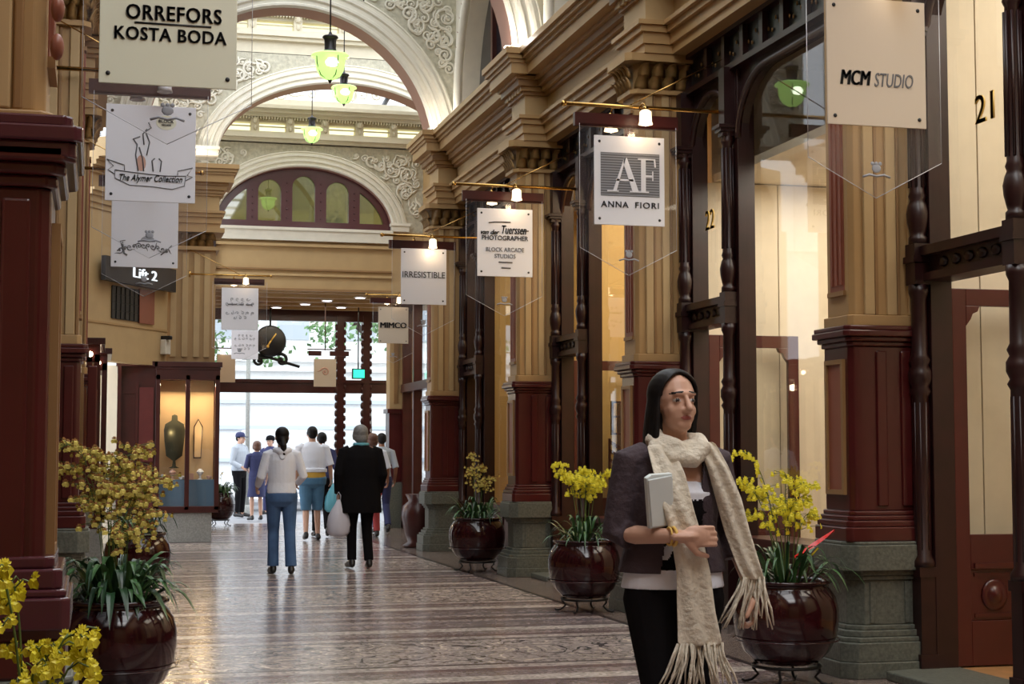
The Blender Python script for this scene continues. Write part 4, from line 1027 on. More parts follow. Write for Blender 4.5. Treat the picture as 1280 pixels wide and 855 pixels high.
def edge_cabinet(y0, y1, x1, lab, z1=2.80):
    off = (-.2, (y0+y1)/2, 0); r = empty('display_cabinet', off, 0, lab, 'display cabinet')
    m = MB(off); m.box(-.5, x1-.03, y0, y1, 0, .46); m.build('stone_base', 'stonepale', r)
    m = MB(off); m.box(-.5, x1, y0, y1, .46, .56); m.box(-.5, x1, y0, y1, z1-.3, z1-.08); m.box(-.5, x1+.06, y0-.06, y1+.06, z1-.08, z1)
    n = 4
    for k in range(n+1): yy = y0+(y1-y0-.07)*k/n; m.box(x1-.07, x1, yy, yy+.07, .5, z1-.2)
    m.box(-.5, -.43, y0, y0+.07, .5, z1-.2); m.box(x1-.16, x1-.09, y0, y0+.07, .5, z1-.2)
    m.build('case_frame', 'woodr', r, bevel=.004)
    m = MB(off); m.box(-.5, -.47, y0+.05, y1, .56, z1-.3); m.box(-.5, x1-.08, y1-.04, y1, .56, z1-.3); m.build('lining', 'shopcream', r)
    m = MB(off); m.add([(x1-.02, y0, .56), (x1-.02, y1, .56), (x1-.02, y1, z1-.3), (x1-.02, y0, z1-.3)], [(0, 1, 2, 3)]); m.add([(-.43, y0+.03, .56), (x1-.07, y0+.03, .56), (x1-.07, y0+.03, z1-.3), (-.43, y0+.03, z1-.3)], [(0, 1, 2, 3)]); m.build('case_glass', 'glass', r)
    m = MB(off); m.ell((x1-.12, y0-.02, z1-.2), .035, 8); m.build('case_lamp', 'bulb', r)
edge_cabinet(20.3, 21.9, .03, 'nearer lit mahogany display cabinet seen edge on along the left wall')
edge_cabinet(22.3, 23.8, .13, 'farther lit mahogany display cabinet seen edge on along the left wall')

# ============================================================ SHOP DISPLAYS
def spot(x, y, z, lab, e='bulb'):
    m = MB((x, y, z)); m.lathe([(.05, .0), (.055, .05), (.03, .10)], (x, y, z), 12, 0); m.lathe([(.042, -.004), (.042, .0)], (x, y, z), 12, 1)
    return tag(m.build('spotlight', ['iron', e]), lab, 'light', 'shop ceiling spotlights')
spot(6.45, 12.3, 3.73, 'left one of two spotlights in the cream shop 22 ceiling'); spot(6.6, 12.3, 3.76, 'right one of two spotlights in the cream shop 22 ceiling')
m = MB((6.2, 12.6, 3.85)); 
spot(5.65, 16.3, 3.35, 'bright spotlight just below the sign with the grey square'); spot(5.75, 16.5, 2.85, 'smaller spotlight above the yellow shop shelves'); spot(5.9, 17.0, 2.45, 'low spotlight in the yellow lit shop')
# shelves of goods in the yellow shop
r = empty('display_shelving', (5.95, 17.1, 0), 0, 'open shelving with pale goods in the yellow lit shop', 'shelving'); off = V((5.95, 17.1, 0))
m = MB(off)
for z in (.5, .8, 1.1, 1.4, 1.7): m.box(5.75, 6.4, 17.0, 17.4, z, z+.02)
for x in (5.75, 6.38): m.box(x, x+.02, 17.0, 17.4, 0, 1.95)
m.build('shelf_unit', 'wood', r)
m = MB(off); RR = random.Random(8)
for z in (.52, .82, 1.12, 1.42, 1.72):
    x = 5.79
    while x < 6.3: w = RR.uniform(.05, .12); m.box(x, x+w, 17.05, 17.3, z, z+RR.uniform(.12, .24)); x += w+.02
m.build('folded_goods', 'shelf', r)['kind'] = 'stuff'
m = MB((5.62, 16.9, 1.7))
for a, b in (((5.52, 1.95), (5.78, 1.95)), ((5.52, 1.79), (5.78, 1.79)), ((5.52, 1.60), (5.66, 1.60)), ((5.66, 1.60), (5.66, 1.95)), ((5.78, 1.79), (5.78, 1.95)), ((5.52, 1.60), (5.52, 1.95))):
    m.box(min(a[0], b[0])-.012, max(a[0], b[0])+.012, 16.85, 16.89, min(a[1], b[1])-.012, max(a[1], b[1])+.012)
tag(m.build('lattice_stand', 'wood'), 'dark square lattice stand in the yellow lit shop window', 'stand')
m = MB((5.6, 17.0, 1.2))
for k in range(5): m.prism([(0, 0), (.2, -.12), (.2, -.08), (0, .04)], TY(5.52, 16.98, 1.5-k*.1), (0, .03))
for x in (5.52, 5.7): m.box(x, x+.02, 16.98, 17.01, .3, 1.55)
tag(m.build('magazine_rack', 'woodr'), 'slatted dark rack below the lattice stand in the yellow shop', 'rack')
# shop 22 window things
m = MB((5.62, 10.95, .72)); m.lathe([(.07, 0), (.02, .03), (.02, .28), (.10, .34), (.12, .45), (.10, .55), (.04, .60), (0, .61)], (5.62, 11.3, .72), 16)
o = m.build('display_dome', 'clwhite'); tag(o, 'pale blue white dome on a stand in the shop 22 window', 'ornament')
m = MB((5.6, 10.4, .72)); m.lathe([(.16, 0), (.19, .15), (.14, .38), (.10, .50), (.0, .52)], (5.75, 10.6, .72), 16); tag(m.build('display_vase', 'shopcream'), 'rounded cream vase in the shop 22 window near the pier', 'vase')
m = MB((5.7, 10.2, .72)); m.lathe([(.10, 0), (.14, .1), (.15, .25), (.12, .36), (.0, .38)], (5.72, 10.15, .72), 12); tag(m.build('display_bowl', 'leafd'), 'dark green bowl in the shop 22 window beside the pier', 'bowl')
# ============================================================ PLANTS
def strap_leaf(mb, p, az, L, h, w, droop, m=0, n=8):
    d = V((math.cos(az), math.sin(az), 0)); s = V((-d.y, d.x, 0)); A = []; B = []; Cc = []
    for i in range(n+1):
        t = i/n; c = V(p)+d*L*t+V((0, 0, h*math.sin(min(t*1.0, 1)*PI*.62)-droop*t**3)); ww = w*(.35+1.3*t)*(1-t**3)+.001
        A.append(c+s*ww+V((0, 0, .25*ww))); B.append(c-s*ww+V((0, 0, .25*ww))); Cc.append(c)
    mb.strip(A, Cc, m); mb.strip(Cc, B, m)
def blossom(mb, p, s, az, R, lip=0, pet=1):
    """oncidium: broad two-lobed lip below, small petals above; faces direction az"""
    f = V((math.cos(az), math.sin(az), .1)).normalized(); r = V((-math.sin(az), math.cos(az), 0)); u = f.cross(r)*-1
    if u.z < 0: u = -u
    p = V(p)
    def petal(a, b, w, m):
        d = (r*math.cos(a)+u*math.sin(a)); q = f.cross(d)
        mb.add([p, p+d*b*.30+q*w*.75+f*b*.22, p+d*b*.72+q*w*.95+f*b*.2, p+d*b+f*b*.05, p+d*b*.72-q*w*.95+f*b*.2, p+d*b*.30-q*w*.75+f*b*.22], [(0, 1, 2, 3, 4, 5)], m, False)
    petal(-PI/2-.45, s, s*.42, lip); petal(-PI/2+.45, s, s*.42, lip); petal(-PI/2, s*.8, s*.4, lip)
    for a in (.35, PI-.35, PI/2, 1.1, 2.0): petal(a, s*.55, s*.13, pet)
def spray(mb, p0, az, L, H, nb, fs, R, ml, mp, dens=1., droop=0.25, twig=.10, jit=.5):
    """arching flower spike with side twigs; mats: 0 stem, ml lip, mp petal"""
    d = V((math.cos(az), math.sin(az), 0)); pts = []
    n = 14
    for i in range(n+1):
        t = i/n; pts.append(V(p0)+d*L*(t**1.5)+V((0, 0, H*math.sin(t*PI*.5*(1+droop)) )))
    mb.tube(pts, [.004*(1-.6*i/n) for i in range(n+1)], 4, 0)
    for k in range(nb):
        t = .42+.58*k/nb; i = min(n-1, int(t*n)); c = pts[i].lerp(pts[i+1], t*n-i)
        a = az+R.uniform(-1.6, 1.6)+(PI if R.random() < .3 else 0); l = twig*R.uniform(.5, 1.3)*(1.15-t*.6)
        e = c+V((math.cos(a)*l, math.sin(a)*l, R.uniform(-.2, .5)*l)); mb.tube([c, c.lerp(e, .5)+V((0, 0, .01)), e], .0018, 3, 0)
        for q in range(2 if dens > .9 else 1):
            blossom(mb, c.lerp(e, 1-q*.5)+V((R.uniform(-.01, .01), R.uniform(-.01, .01), R.uniform(-.012, .012))), fs*R.uniform(.75, 1.2), -PI/2+R.uniform(-jit*2, jit*2), R, ml, mp)
def pot_plant(x, y, D, lab, sprays, leaves, fl, seed=1, leafmat='leaf', red=False, label2=None, lw=1., rz=.63, group='glazed oxblood pots of orchids'):
    """D = pot diameter; rim at rz"""
    R = random.Random(seed); k = D/.62; off = V((x, y, 0))
    st = empty('pot_stand', off, 0, 'low black iron stand carrying '+label2, 'plant stand', 'iron pot stands')
    m = MB(off); n = 24; m.tube([(x+.20*k*math.cos(2*PI*i/n), y+.20*k*math.sin(2*PI*i/n), .115) for i in range(n+1)], .010, 6, caps=False); m.build('ring', 'iron', st)
    for i in range(4):
        a = PI/4*1.2+i*PI/2; c, s = math.cos(a), math.sin(a)
        m = MB(off); m.tube([(x+.19*k*c, y+.19*k*s, .125), (x+.20*k*c, y+.20*k*s, .09), (x+.17*k*c, y+.17*k*s, .055), (x+.21*k*c, y+.21*k*s, .02), (x+.25*k*c, y+.25*k*s, .009), (x+.27*k*c, y+.27*k*s, .02)], .009, 6); m.build('leg', 'iron', st)
    r = empty('potted_orchid', (x, y, .125), 0, lab, 'potted plant', group); off = V((x, y, .125))
    m = MB(off); H = rz-.125
    pr = [(.15, 0), (.19, .015), (.255, .16), (.30, .34), (.312, .52), (.312, .66), (.295, .80), (.262, .90), (.245, .935), (.262, .955), (.275, .975), (.27, 1.0), (.245, 1.0), (.235, .95), (.23, .88), (.0, .88)]
    m.lathe([(a*k, b*H if b > .02 else b) for a, b in pr], (x, y, .125), 40)
    n = 30; m.tube([(x+.314*k*math.cos(2*PI*i/n), y+.314*k*math.sin(2*PI*i/n), .125+.30*H) for i in range(n+1)], .005, 5, caps=False)
    m.build('glazed_pot', 'pot', r)
    m = MB(off)
    for i in range(leaves):
        a = R.uniform(0, 2*PI); q = R.uniform(0, .17*k); strap_leaf(m, (x+q*math.cos(a), y+q*math.sin(a), rz-.04), a+R.uniform(-.5, .5), R.uniform(.12, .32)*k, R.uniform(.10, .30)*k, lw*R.uniform(.008, .017), R.uniform(.0, .22), 0 if R.random() < .7 else 1)
    m.build('strap_leaves', [leafmat, 'leafd'], r)
    for (dx, dy, az, L, H2, nb, fs, tw) in sprays:
        m = MB(off); spray(m, (x+dx, y+dy, rz-.03), az, L, H2, nb, fs, R, 1, 2, twig=tw); m.build('flower_spray', ['stem']+fl, r)
    if red:
        m = MB(off); a = V((x+.07, y-.08, rz-.05)); m.tube([a, a+V((.03, 0, .10)), a+V((.05, 0, .17))], .006, 5, 0)
        c = a+V((.05, 0, .17)); A = []; B = []
        for i in range(9):
            t = i/8; q = c+V((-.09+.26*t, 0, .02+.16*t**1.6)); w = .045*math.sin(PI*min(1, t*.9+.08)); A.append(q+V((0, -w, w*.5))); B.append(q+V((0, w, w*.5)))
        m.strip(A, [(V(p)+V(q))/2-V((0, 0, .015)) for p, q in zip(A, B)], 1); m.strip([(V(p)+V(q))/2-V((0, 0, .015)) for p, q in zip(A, B)], B, 1)
        m.tube([c+V((0, 0, .01)), c+V((.06, 0, .07))], .006, 5, 2)
        m.build('red_flower', ['stem', 'redfl', 'yellow'], r)
    return r
h = PI/2
Y2 = ['yellow', 'yellow']; O2 = ['ochref', 'brownf']
pot_plant(4.06, 9.05, .63, 'dark red pot of yellow orchids nearest the camera on the right', [(-.05, 0, PI, .34, .62, 18, .027, .09), (.0, 0, PI*.9, .18, .56, 20, .027, .12), (.03, .02, .2, .06, .50, 22, .027, .12), (-.02, 0, PI, .26, .42, 16, .027, .10), (.05, 0, 0, .10, .60, 20, .027, .12), (.0, -.03, -h, .05, .48, 22, .027, .14), (-.03, 0, PI, .34, .80, 14, .024, .05), (.0, 0, 0, .02, .66, 16, .026, .12), (.05, -.02, 0, .13, .42, 16, .026, .12)],
          60, Y2, 3, red=True, label2='the near right pot')
pot_plant(4.17, 13.55, .63, 'dark red pot with a yellow orchid cluster, middle one on the right', [(.0, 0, 0, .12, .56, 24, .028, .12), (.0, .02, PI*.8, .12, .58, 24, .028, .12), (.02, 0, h, .05, .64, 22, .028, .12), (-.03, 0, PI, .22, .62, 20, .028, .10), (.05, 0, 0, .20, .62, 20, .028, .10), (0, -.02, -h, .08, .58, 24, .028, .15), (.03, 0, 0, .08, .50, 18, .028, .14), (-.05, 0, PI, .26, .70, 14, .024, .05)],
          62, Y2, 5, label2='the middle right pot')
pot_plant(4.36, 18.45, .66, 'dark red pot with faded bronze orchids, farthest on the right', [(.0, 0, 0, .05, .62, 20, .028, .12), (.02, .0, 0, .16, .50, 20, .028, .13), (-.03, 0, PI, .02, .78, 16, .026, .08), (.05, 0, -h, .1, .42, 18, .026, .14), (-.02, 0, PI, .06, .58, 16, .026, .12)],
          70, ['ochref', 'brownf'], 8, label2='the farthest right pot')
SP = []; R_ = random.Random(31)
for az, L, H in ((PI, .22, .72), (PI, .12, .80), (0, .06, .76), (0, .20, .70), (-h, .1, .62), (PI, .20, .54), (0, .22, .48), (0, .12, .82), (PI, .28, .84), (-h, .15, .38), (0, .30, .66), (h, .1, .70), (PI, .05, .60), (0, .16, .58)):
    SP.append((R_.uniform(-.06, .06), R_.uniform(-.08, .04), az, L, H, 24, .0255, .13))
pot_plant(.115, 8.75, .63, 'big dark red pot of bronze yellow orchids at the left', SP, 120, O2, 11, label2='the big left pot', lw=1.5)
pot_plant(.40, 15.8, .62, 'dark red pot half hidden behind the big left orchid', [(.0, 0, 0, .1, .5, 10, .03, .1)], 50, O2, 14, label2='the half hidden left pot')
pot_plant(-.12, 2.85, .44, 'yellow orchid in the bottom left corner, closest of all', [(.03, .0, PI, .10, .71, 9, .019, .035), (.02, .02, PI, .05, .69, 8, .019, .035), (.0, 0, 0, .12, .60, 12, .019, .05), (.02, 0, 0, .10, .55, 14, .019, .05), (.0, 0, 0, .05, .58, 14, .019, .05), (.03, -.02, 0, .08, .48, 14, .019, .05), (.04, 0, 0, .15, .50, 8, .012, .05), (-.02, -.05, 0, .02, .50, 12, .019, .05), (.0, -.05, 0, .06, .42, 12, .019, .05)],
          34, Y2, 21, label2='the closest orchid', rz=.52)
pot_plant(4.50, 30.2, .5, 'small yellow orchid by the street door, beside the black coat', [(.0, 0, 0, .05, .75, 14, .03, .10), (0, 0, PI, .05, .70, 14, .03, .10)], 24, Y2, 41, label2='the yellow orchid at the street door')
pot_plant(2.30, 30.9, .55, 'dark leafy potted plant at the left of the street doorway', [(.0, 0, 0, .03, .4, 4, .02, .08)], 80, O2, 43, label2='the leafy plant at the street door', lw=1.6)
m = MB((-.07, 2.9, .52)); m.prism([(-.02, 0), (.02, 0), (.022, .46), (.012, .485), (-.012, .485), (-.022, .46)], TY(-.05, 2.9, .48), (0, .003)); tag(m.build('plant_label', 'inkpale'), 'blank grey plant label among the yellow flowers, bottom left corner', 'plant label')

# ============================================================ PEOPLE
def v3(p): return V(p)
def hand(mb, w, d, nrm, side, s=1., curl=.5, n=8, spread=.10):
    """w wrist, d direction of the hand, nrm palm normal (fingers curl toward it), side=+1 thumb along d x nrm"""
    w = V(w); d = V(d).normalized(); nrm = V(nrm); nrm = (nrm-d*nrm.dot(d)).normalized(); ac = d.cross(nrm)*side
    R = Matrix((ac, d, nrm)).transposed()
    mb.ell(w+d*.045*s, (.040*s, .052*s, .016*s), 12, 0, R)
    mb.tube([w-d*.02*s, w+d*.03*s], [.025*s, .028*s], n, 0, flat=.7, round_=True)
    for k, (o, l) in enumerate(((.029, .92), (.010, 1.0), (-.010, .95), (-.028, .76))):
        b = w+d*.080*s+ac*o*s; pts = [b-d*.02*s, b]; a = curl*.55; q = (d+ac*o*spread*30*.1).normalized()
        for L in (.040, .026, .021):
            dd = (q*math.cos(a)+nrm*math.sin(a)); b = b+dd*L*l*s; pts.append(b); a += curl*1.0
        mb.tube(pts, [.0095*s, .0095*s, .0088*s, .0080*s, .0070*s], n, 0, round_=True)
    b = w+d*.022*s+ac*.026*s; q = (ac*.75+d*.65+nrm*.25).normalized(); p1 = b+q*.042*s; q2 = (d*.9+ac*.2+nrm*(.3+.4*curl)).normalized(); p2 = p1+q2*.032*s; p3 = p2+q2*.022*s
    mb.tube([b-q*.01*s, b+q*.01*s, p1, p2, p3], [.014*s, .014*s, .0115*s, .010*s, .0085*s], n, 0, round_=True)
def torso(mb, st, n=22):
    mb.loft([[(cx+rx*math.cos(2*PI*i/n)*(1), cy+ry*math.sin(2*PI*i/n), z) for i in range(n)] for z, cx, cy, rx, ry in st])

def person(label, x, y, rz, H=1.7, w=1., P=None, top=None, top_hem=.92, sleeve=1., bottom=None, bot='trousers', hem=.06, hair='short', hairm='hairblack', skin='skin', shoes='shoe', yaw=0., tilt=0., voxel=.009, over=0., lean=0., fat=1., extra=None, headfn=None, cap=None, z0=0., flare=0., barefoot=False):
    J = dict(hipL=(-.09, 0, .90), hipR=(.09, 0, .90), kneeL=(-.095, .03, .49), kneeR=(.095, .03, .49), ankL=(-.10, 0, .09), ankR=(.10, 0, .09),
             shL=(-.175*w, 0, 1.385), shR=(.175*w, 0, 1.385), elL=(-.225*w, -.03, 1.10), elR=(.225*w, -.03, 1.10), wrL=(-.235*w, .06, .87), wrR=(.235*w, .06, .87), hdL=None, hdR=None, palmL=None, palmR=None, curl=.6, toeL=None, toeR=None)
    J.update(P or {})
    g = empty('person', (x, y, z0), rz, label, 'person'); sc = H/1.70; g.scale = (sc, sc, sc)
    mb = MB()
    # ---- body
    st = [(.80, 0, 0, .10*fat, .08), (.86, 0, -.005, .155*w*fat, .105*fat), (.93, 0, -.01, .165*w*fat, .115*fat), (1.02, 0, 0, .145*w*fat, .10*fat), (1.10, 0, .0, .130*w*fat, .095*fat), (1.22, 0, .005, .145*w*fat, .105*fat), (1.32, 0, 0, .158*w, .10), (1.39, 0, -.005, .150*w, .082), (1.43, 0, -.008, .10*w, .065), (1.46, 0, -.008, .06, .055)]
    torso(mb, st)
    mb.tube([(0, -.01, 1.38), (0, -.004, 1.46), (0, .010, 1.54)], [.062, .053, .052], 12)
    hs = len(mb.v)
    mb.ell((0, -.012, .022), (.074, .090, .088), 18); mb.ell((0, .022, -.035), (.058, .062, .078), 16); mb.ell((0, .052, -.088), (.030, .028, .024), 12)
    mb.tube([(0, .080, .012), (0, .094, -.015), (0, .103, -.036)], [.008, .010, .0135], 8, round_=True); mb.ell((0, .088, -.040), (.020, .012, .010), 8)
    mb.ell((0, .074, .020), (.052, .014, .012), 10); mb.ell((0, .076, -.066), (.021, .012, .011), 10)
    for s in (-1, 1): mb.ell((s*.074, -.008, -.012), (.010, .020, .031), 10); mb.ell((s*.030, .068, -.004), (.014, .014, .010), 8); mb.ell((s*.036, .046, -.036), (.021, .022, .026), 10)
    HM = Matrix.Translation((0, .022, 1.590)) @ Matrix.Rotation(yaw, 4, 'Z') @ Matrix.Rotation(tilt, 4, 'X')
    for i in range(hs, len(mb.v)): mb.v[i] = tuple(HM @ V(mb.v[i]))
    for s in 'LR':
        sg = -1 if s == 'L' else 1
        hp, kn, an = V(J['hip'+s]), V(J['knee'+s]), V(J['ank'+s])
        mb.tube([hp, hp.lerp(kn, .4), kn, kn.lerp(an, .3), an], [.082*fat, .070*fat, .048, .050, .034], 12, round_=True)
        toe = V(J['toe'+s]) if J['toe'+s] else V((an.x+sg*.03, an.y+.15, an.z-.065))
        mb.tube([an+V((0, -.03, -.045)), an+V((0, .02, -.03)), toe], [.030, .036, .024], 10, round_=True)
        sh, el, wr = V(J['sh'+s]), V(J['el'+s]), V(J['wr'+s])
        mb.tube([sh+V((-sg*.05, 0, .01)), sh, sh.lerp(el, .5), el, el.lerp(wr, .3), wr], [.050, .050, .042, .034, .034, .023], 12, round_=True)
        hd = V(J['hd'+s]) if J['hd'+s] else (wr-el).normalized(); pn = V(J['palm'+s]) if J['palm'+s] else V((-sg, 0, 0))
        # thumb toward the front (+y)
        sidev = 1 if hd.cross(pn).y > 0 else -1
        if J.get('thumb'+s): sidev = J['thumb'+s]
        hand(mb, wr, hd, pn, sidev, 1., J['curl'])
    ob = mb.build('body', skin, g)
    inv = HM.inverted()
    def fn(c):
        p = inv @ V(c)
        if p.y > .05 and abs(p.z) < .14:
            ax = abs(p.x)
            if ax < .0215-.9*abs(p.z+.066) and abs(p.z+.066) < .0078: return 1
            if abs(ax-.031) < .0065 and abs(p.z+.003) < .0065 and p.y > .06: return 3
            if abs(ax-.031) < .014 and abs(p.z+.003) < .007-.2*abs(ax-.031) and p.y > .06: return 2
            if .012 < ax < .052 and abs(p.z-.024+.12*(ax-.03)) < .0034: return 4
        return 0
    remesh(ob, voxel, 3, .5, [skin, 'lips', 'eye', 'iris', hairm], fn)
    # ---- hair
    mb = MB(); ha = len(mb.v)
    if hair == 'short':
        mb.ell((0, -.022, .038), (.082, .090, .084), 16); mb.ell((0, -.05, -.01), (.070, .058, .065), 12)
        for s in (-1, 1): mb.ell((s*.070, -.01, .015), (.016, .035, .035), 8)
    elif hair == 'long':
        mb.ell((0, -.022, .040), (.086, .094, .084), 16); mb.ell((0, -.06, -.04), (.082, .055, .10), 14); mb.tube([(0, -.07, -.04), (0, -.085, -.14), (0, -.08, -.24)], [.075, .062, .03], 12, flat=.6, round_=True)
        for s in (-1, 1): mb.tube([(s*.07, .02, .05), (s*.082, -.005, -.04), (s*.075, -.03, -.14)], [.02, .026, .02], 8, round_=True)
    elif hair == 'tail':
        mb.ell((0, -.022, .040), (.084, .092, .084), 16); mb.ell((0, -.055, -.02), (.076, .058, .085), 12); mb.tube([(0, -.09, -.02), (.01, -.13, -.10), (.015, -.12, -.20), (.01, -.10, -.28)], [.03, .04, .03, .01], 10, round_=True)
    elif hair == 'bob':
        mb.ell((0, -.022, .038), (.092, .096, .088), 16); mb.ell((0, -.045, -.035), (.088, .065, .075), 14)
        for s in (-1, 1): mb.ell((s*.078, -.005, -.01), (.020, .045, .06), 8)
    if hair == 'woman':
        mb.ell((0, -.026, .030), (.080, .088, .088), 18)
        mb.ell((0, -.05, -.04), (.080, .055, .10), 14); mb.tube([(0, -.07, -.04), (.03, -.08, -.15), (.05, -.06, -.27)], [.078, .072, .03], 12, flat=.6, round_=True)
        R = random.Random(6)
        for s in (1, -1):
            for k in range(56):
                t = k/55; ph = math.radians(34-112*t); d0 = V((s*.04, math.sin(ph), math.cos(ph))); d1 = V((s*1., .42-1.1*t, -.05)).normalized(); pts = []
                for q in range(8):
                    f = q/7; dd = d0.slerp(d1, f); g_ = 1.0+.03*math.sin(f*PI); pts.append((dd.x*.083*g_, -.012+dd.y*.099*g_, .022+dd.z*.096*g_))
                L = (.27 if s > 0 else .13)*R.uniform(.85, 1.05); e = V(pts[-1])
                for q in range(1, 5): pts.append((e.x+s*.016*q/4*R.uniform(.4, 1.5), e.y-(.03 if s > 0 else .06)*q/4+R.uniform(-.006, .006), e.z-L*q/4))
                mb.tube(pts, [.0055]*8+[.008, .0095, .0085, .004], 6, round_=True)
    for i in range(ha, len(mb.v)): mb.v[i] = tuple(HM @ V(mb.v[i]))
    if hair: remesh(mb.build('hair', hairm, g), min(voxel, .008), 3 if hair != 'woman' else 1)
    if cap:
        mb = MB(); mb.lathe([(.096, .02), (.098, .05), (.088, .09), (.06, .115), (.0, .13)], (0, -.012, 0), 18); mb.tube([(0, .05, .035), (0, .15, .02)], [.07, .05], 10, flat=.12)
        mb.xf(HM); mb.build('cap', cap, g)
    # ---- bottom
    if bottom:
        mb = MB(); e = .016
        if bot != 'skirt':
            torso(mb, [(.78, 0, -.0, .12*fat, .085), (.84, 0, -.01, .172*w*fat, .118*fat), (.93, 0, -.012, .18*w*fat, .128*fat), (1.0, 0, -.003, .158*w*fat, .112*fat)])
            for s in 'LR':
                hp, kn, an = V(J['hip'+s]), V(J['knee'+s]), V(J['ank'+s])
                if bot == 'shorts':
                    k2 = kn+(an-kn)*.10; mb.tube([hp+V((0, 0, .085)), hp, hp.lerp(kn, .45), k2], [.082*fat, .098*fat, .092*fat, .078], 14)
                else:
                    f = an+(kn-an).normalized()*(hem-.04)+V((0, 0, -.02)); mb.tube([hp+V((0, 0, .085)), hp, hp.lerp(kn, .4), kn, kn.lerp(f, .5), f], [.082*fat, .098*fat, .084*fat, .064+flare*.3, .058+flare*.6, .056+flare], 14)
        else:
            c = (V(J['kneeL'])+V(J['kneeR']))/2
            torso(mb, [(hem+.0, c.x, c.y, .20, .17), (.70, 0, 0, .18, .14), (.90, 0, -.01, .178*w, .125), (1.0, 0, 0, .155, .11)])
        remesh(mb.build({'shorts': 'shorts', 'skirt': 'skirt'}.get(bot, 'trousers'), bottom, g), max(voxel*.8, .007), 3)
    # ---- top
    if top:
        mb = MB(); e = .014+over
        torso(mb, [(top_hem, 0, -.008, (.172+over)*w*fat, .120*fat+over), (top_hem+.06, 0, -.006, (.172+over)*w*fat, .121*fat+over), (1.06, 0, 0, (.155+over)*w*fat, .112*fat+over), (1.20, 0, .004, (.160+over)*w*fat, .118*fat+over), (1.32, 0, 0, (.172+over*.7)*w, .114+over), (1.395, 0, -.005, (.165+over*.5)*w, .095+over*.5), (1.44, 0, -.008, .11*w, .076+over*.3), (1.475, 0, -.006, .068, .064)])
        for s in 'LR':
            sg = -1 if s == 'L' else 1; sh, el, wr = V(J['sh'+s]), V(J['el'+s]), V(J['wr'+s])
            r0 = .060+over*.5
            if sleeve > .55:
                t = (sleeve-.5)*2; en = el.lerp(wr, t*.95); mb.tube([sh+V((-sg*.06, 0, .008)), sh+V((0, 0, -.004)), sh.lerp(el, .5), el, en], [r0, r0, r0-.006, r0-.012, .036+over*.5], 12)
            else:
                en = sh.lerp(el, sleeve*2); mb.tube([sh+V((-sg*.06, 0, .008)), sh+V((0, 0, -.004)), sh.lerp(en, .6), en], [r0, r0, r0-.004, r0-.002], 12)
        remesh(mb.build('top', top, g), max(voxel*.8, .007), 3)
    # ---- shoes
    for s in 'LR':
        sg = -1 if s == 'L' else 1; an = V(J['ank'+s]); toe = V(J['toe'+s]) if J['toe'+s] else V((an.x+sg*.03, an.y+.15, an.z-.065))
        mb = MB(); a = an+V((0, -.035, -.050)); mb.tube([a, a.lerp(toe, .5)+V((0, 0, .012)), toe+V((0, .01, 0))], [.038, .042, .032], 12, round_=True)
        mb.tube([an+V((0, -.02, -.02)), an+V((0, -.02, -.05))], [.042, .04], 10, round_=True)
        remesh(mb.build('shoe', shoes, g), .008, 2)
    if extra: extra(g, J)
    return g

# walking poses (facing +y, away from the camera)
walkA = dict(kneeL=(-.085, .10, .50), ankL=(-.09, .04, .10), kneeR=(.085, .04, .49), ankR=(.09, -.16, .15), toeR=(.10, -.04, .045), elR=(.235, -.06, 1.11), wrR=(.24, .08, .90), elL=(-.23, -.06, 1.12), wrL=(-.22, .02, .89))
walkB = dict(kneeR=(.085, .10, .50), ankR=(.09, .06, .10), kneeL=(-.085, .02, .49), ankL=(-.09, -.18, .15), toeL=(-.10, -.06, .045), elL=(-.235, -.05, 1.11), wrL=(-.22, .07, .88))
g1 = person('person in a white hooded sweatshirt and blue jeans walking away', 2.08, 18.6, -.05, 1.68, .95, dict(walkA, kneeR=(.10, .03, .49), ankR=(.115, -.03, .09), toeR=(.13, .12, .03), ankL=(-.085, .10, .09), elL=(-.24, -.02, 1.13), wrL=(-.27, .12, 1.02), elR=(.25, -.02, 1.14), wrR=(.20, .16, 1.05)), 'clwhite', .90, 1., 'jeans', hair='tail', over=.008, flare=.012, fat=1.02, shoes='shoe')
def hood(g, J):
    mb = MB(); mb.tube([(-.08, .02, 1.45), (-.085, -.05, 1.44), (-.03, -.095, 1.42), (.03, -.095, 1.42), (.085, -.05, 1.44), (.08, .02, 1.45)], [.025, .034, .042, .042, .034, .025], 10, round_=True); mb.tube([(0, -.08, 1.42), (0, -.11, 1.36)], [.07, .04], 10, flat=.5, round_=True)
    remesh(mb.build('hood', 'clwhite', g), .009, 3)
hood(g1, None)
def plastic_bag(x, y, z, s, mt, lab, seed=1):
    R = random.Random(seed); m = MB((x, y, z)); n = 18; rings = []
    for k, (q, zz) in enumerate([(.05, 0), (.35, .02), (.46, .12), (.50, .3), (.44, .55), (.30, .75), (.16, .88), (.07, 1.0)]):
        rings.append([(x+s*.62*q*math.cos(2*PI*i/n)*(1+.10*math.sin(i*2.1+k)), y+s*.30*q*math.sin(2*PI*i/n)*(1+.12*math.cos(i*1.7+k*.8)), z-s+s*zz) for i in range(n)])
    m.loft(rings); m.tube([(x-.02, y, z-.03), (x-.025, y, z+.05), (x, y, z+.09), (x+.025, y, z+.05), (x+.02, y, z-.03)], .006, 5)
    return tag(m.build('carrier_bag', mt), lab, 'bag')
g2 = person('person in a white shirt and long denim shorts walking away', 3.33, 25.5, .0, 1.80, 1.12, dict(walkB, kneeR=(.09, .08, .50), ankL=(-.10, -.12, .12), toeL=(-.10, .02, .04), ankR=(.10, .04, .09), elR=(.27, -.02, 1.12), wrR=(.30, .05, .88), shR=(.20, 0, 1.385)), 'clwhite', 1.02, .5, 'shorts', 'shorts', hair='short', over=.012, fat=1.1, shoes='shoe')
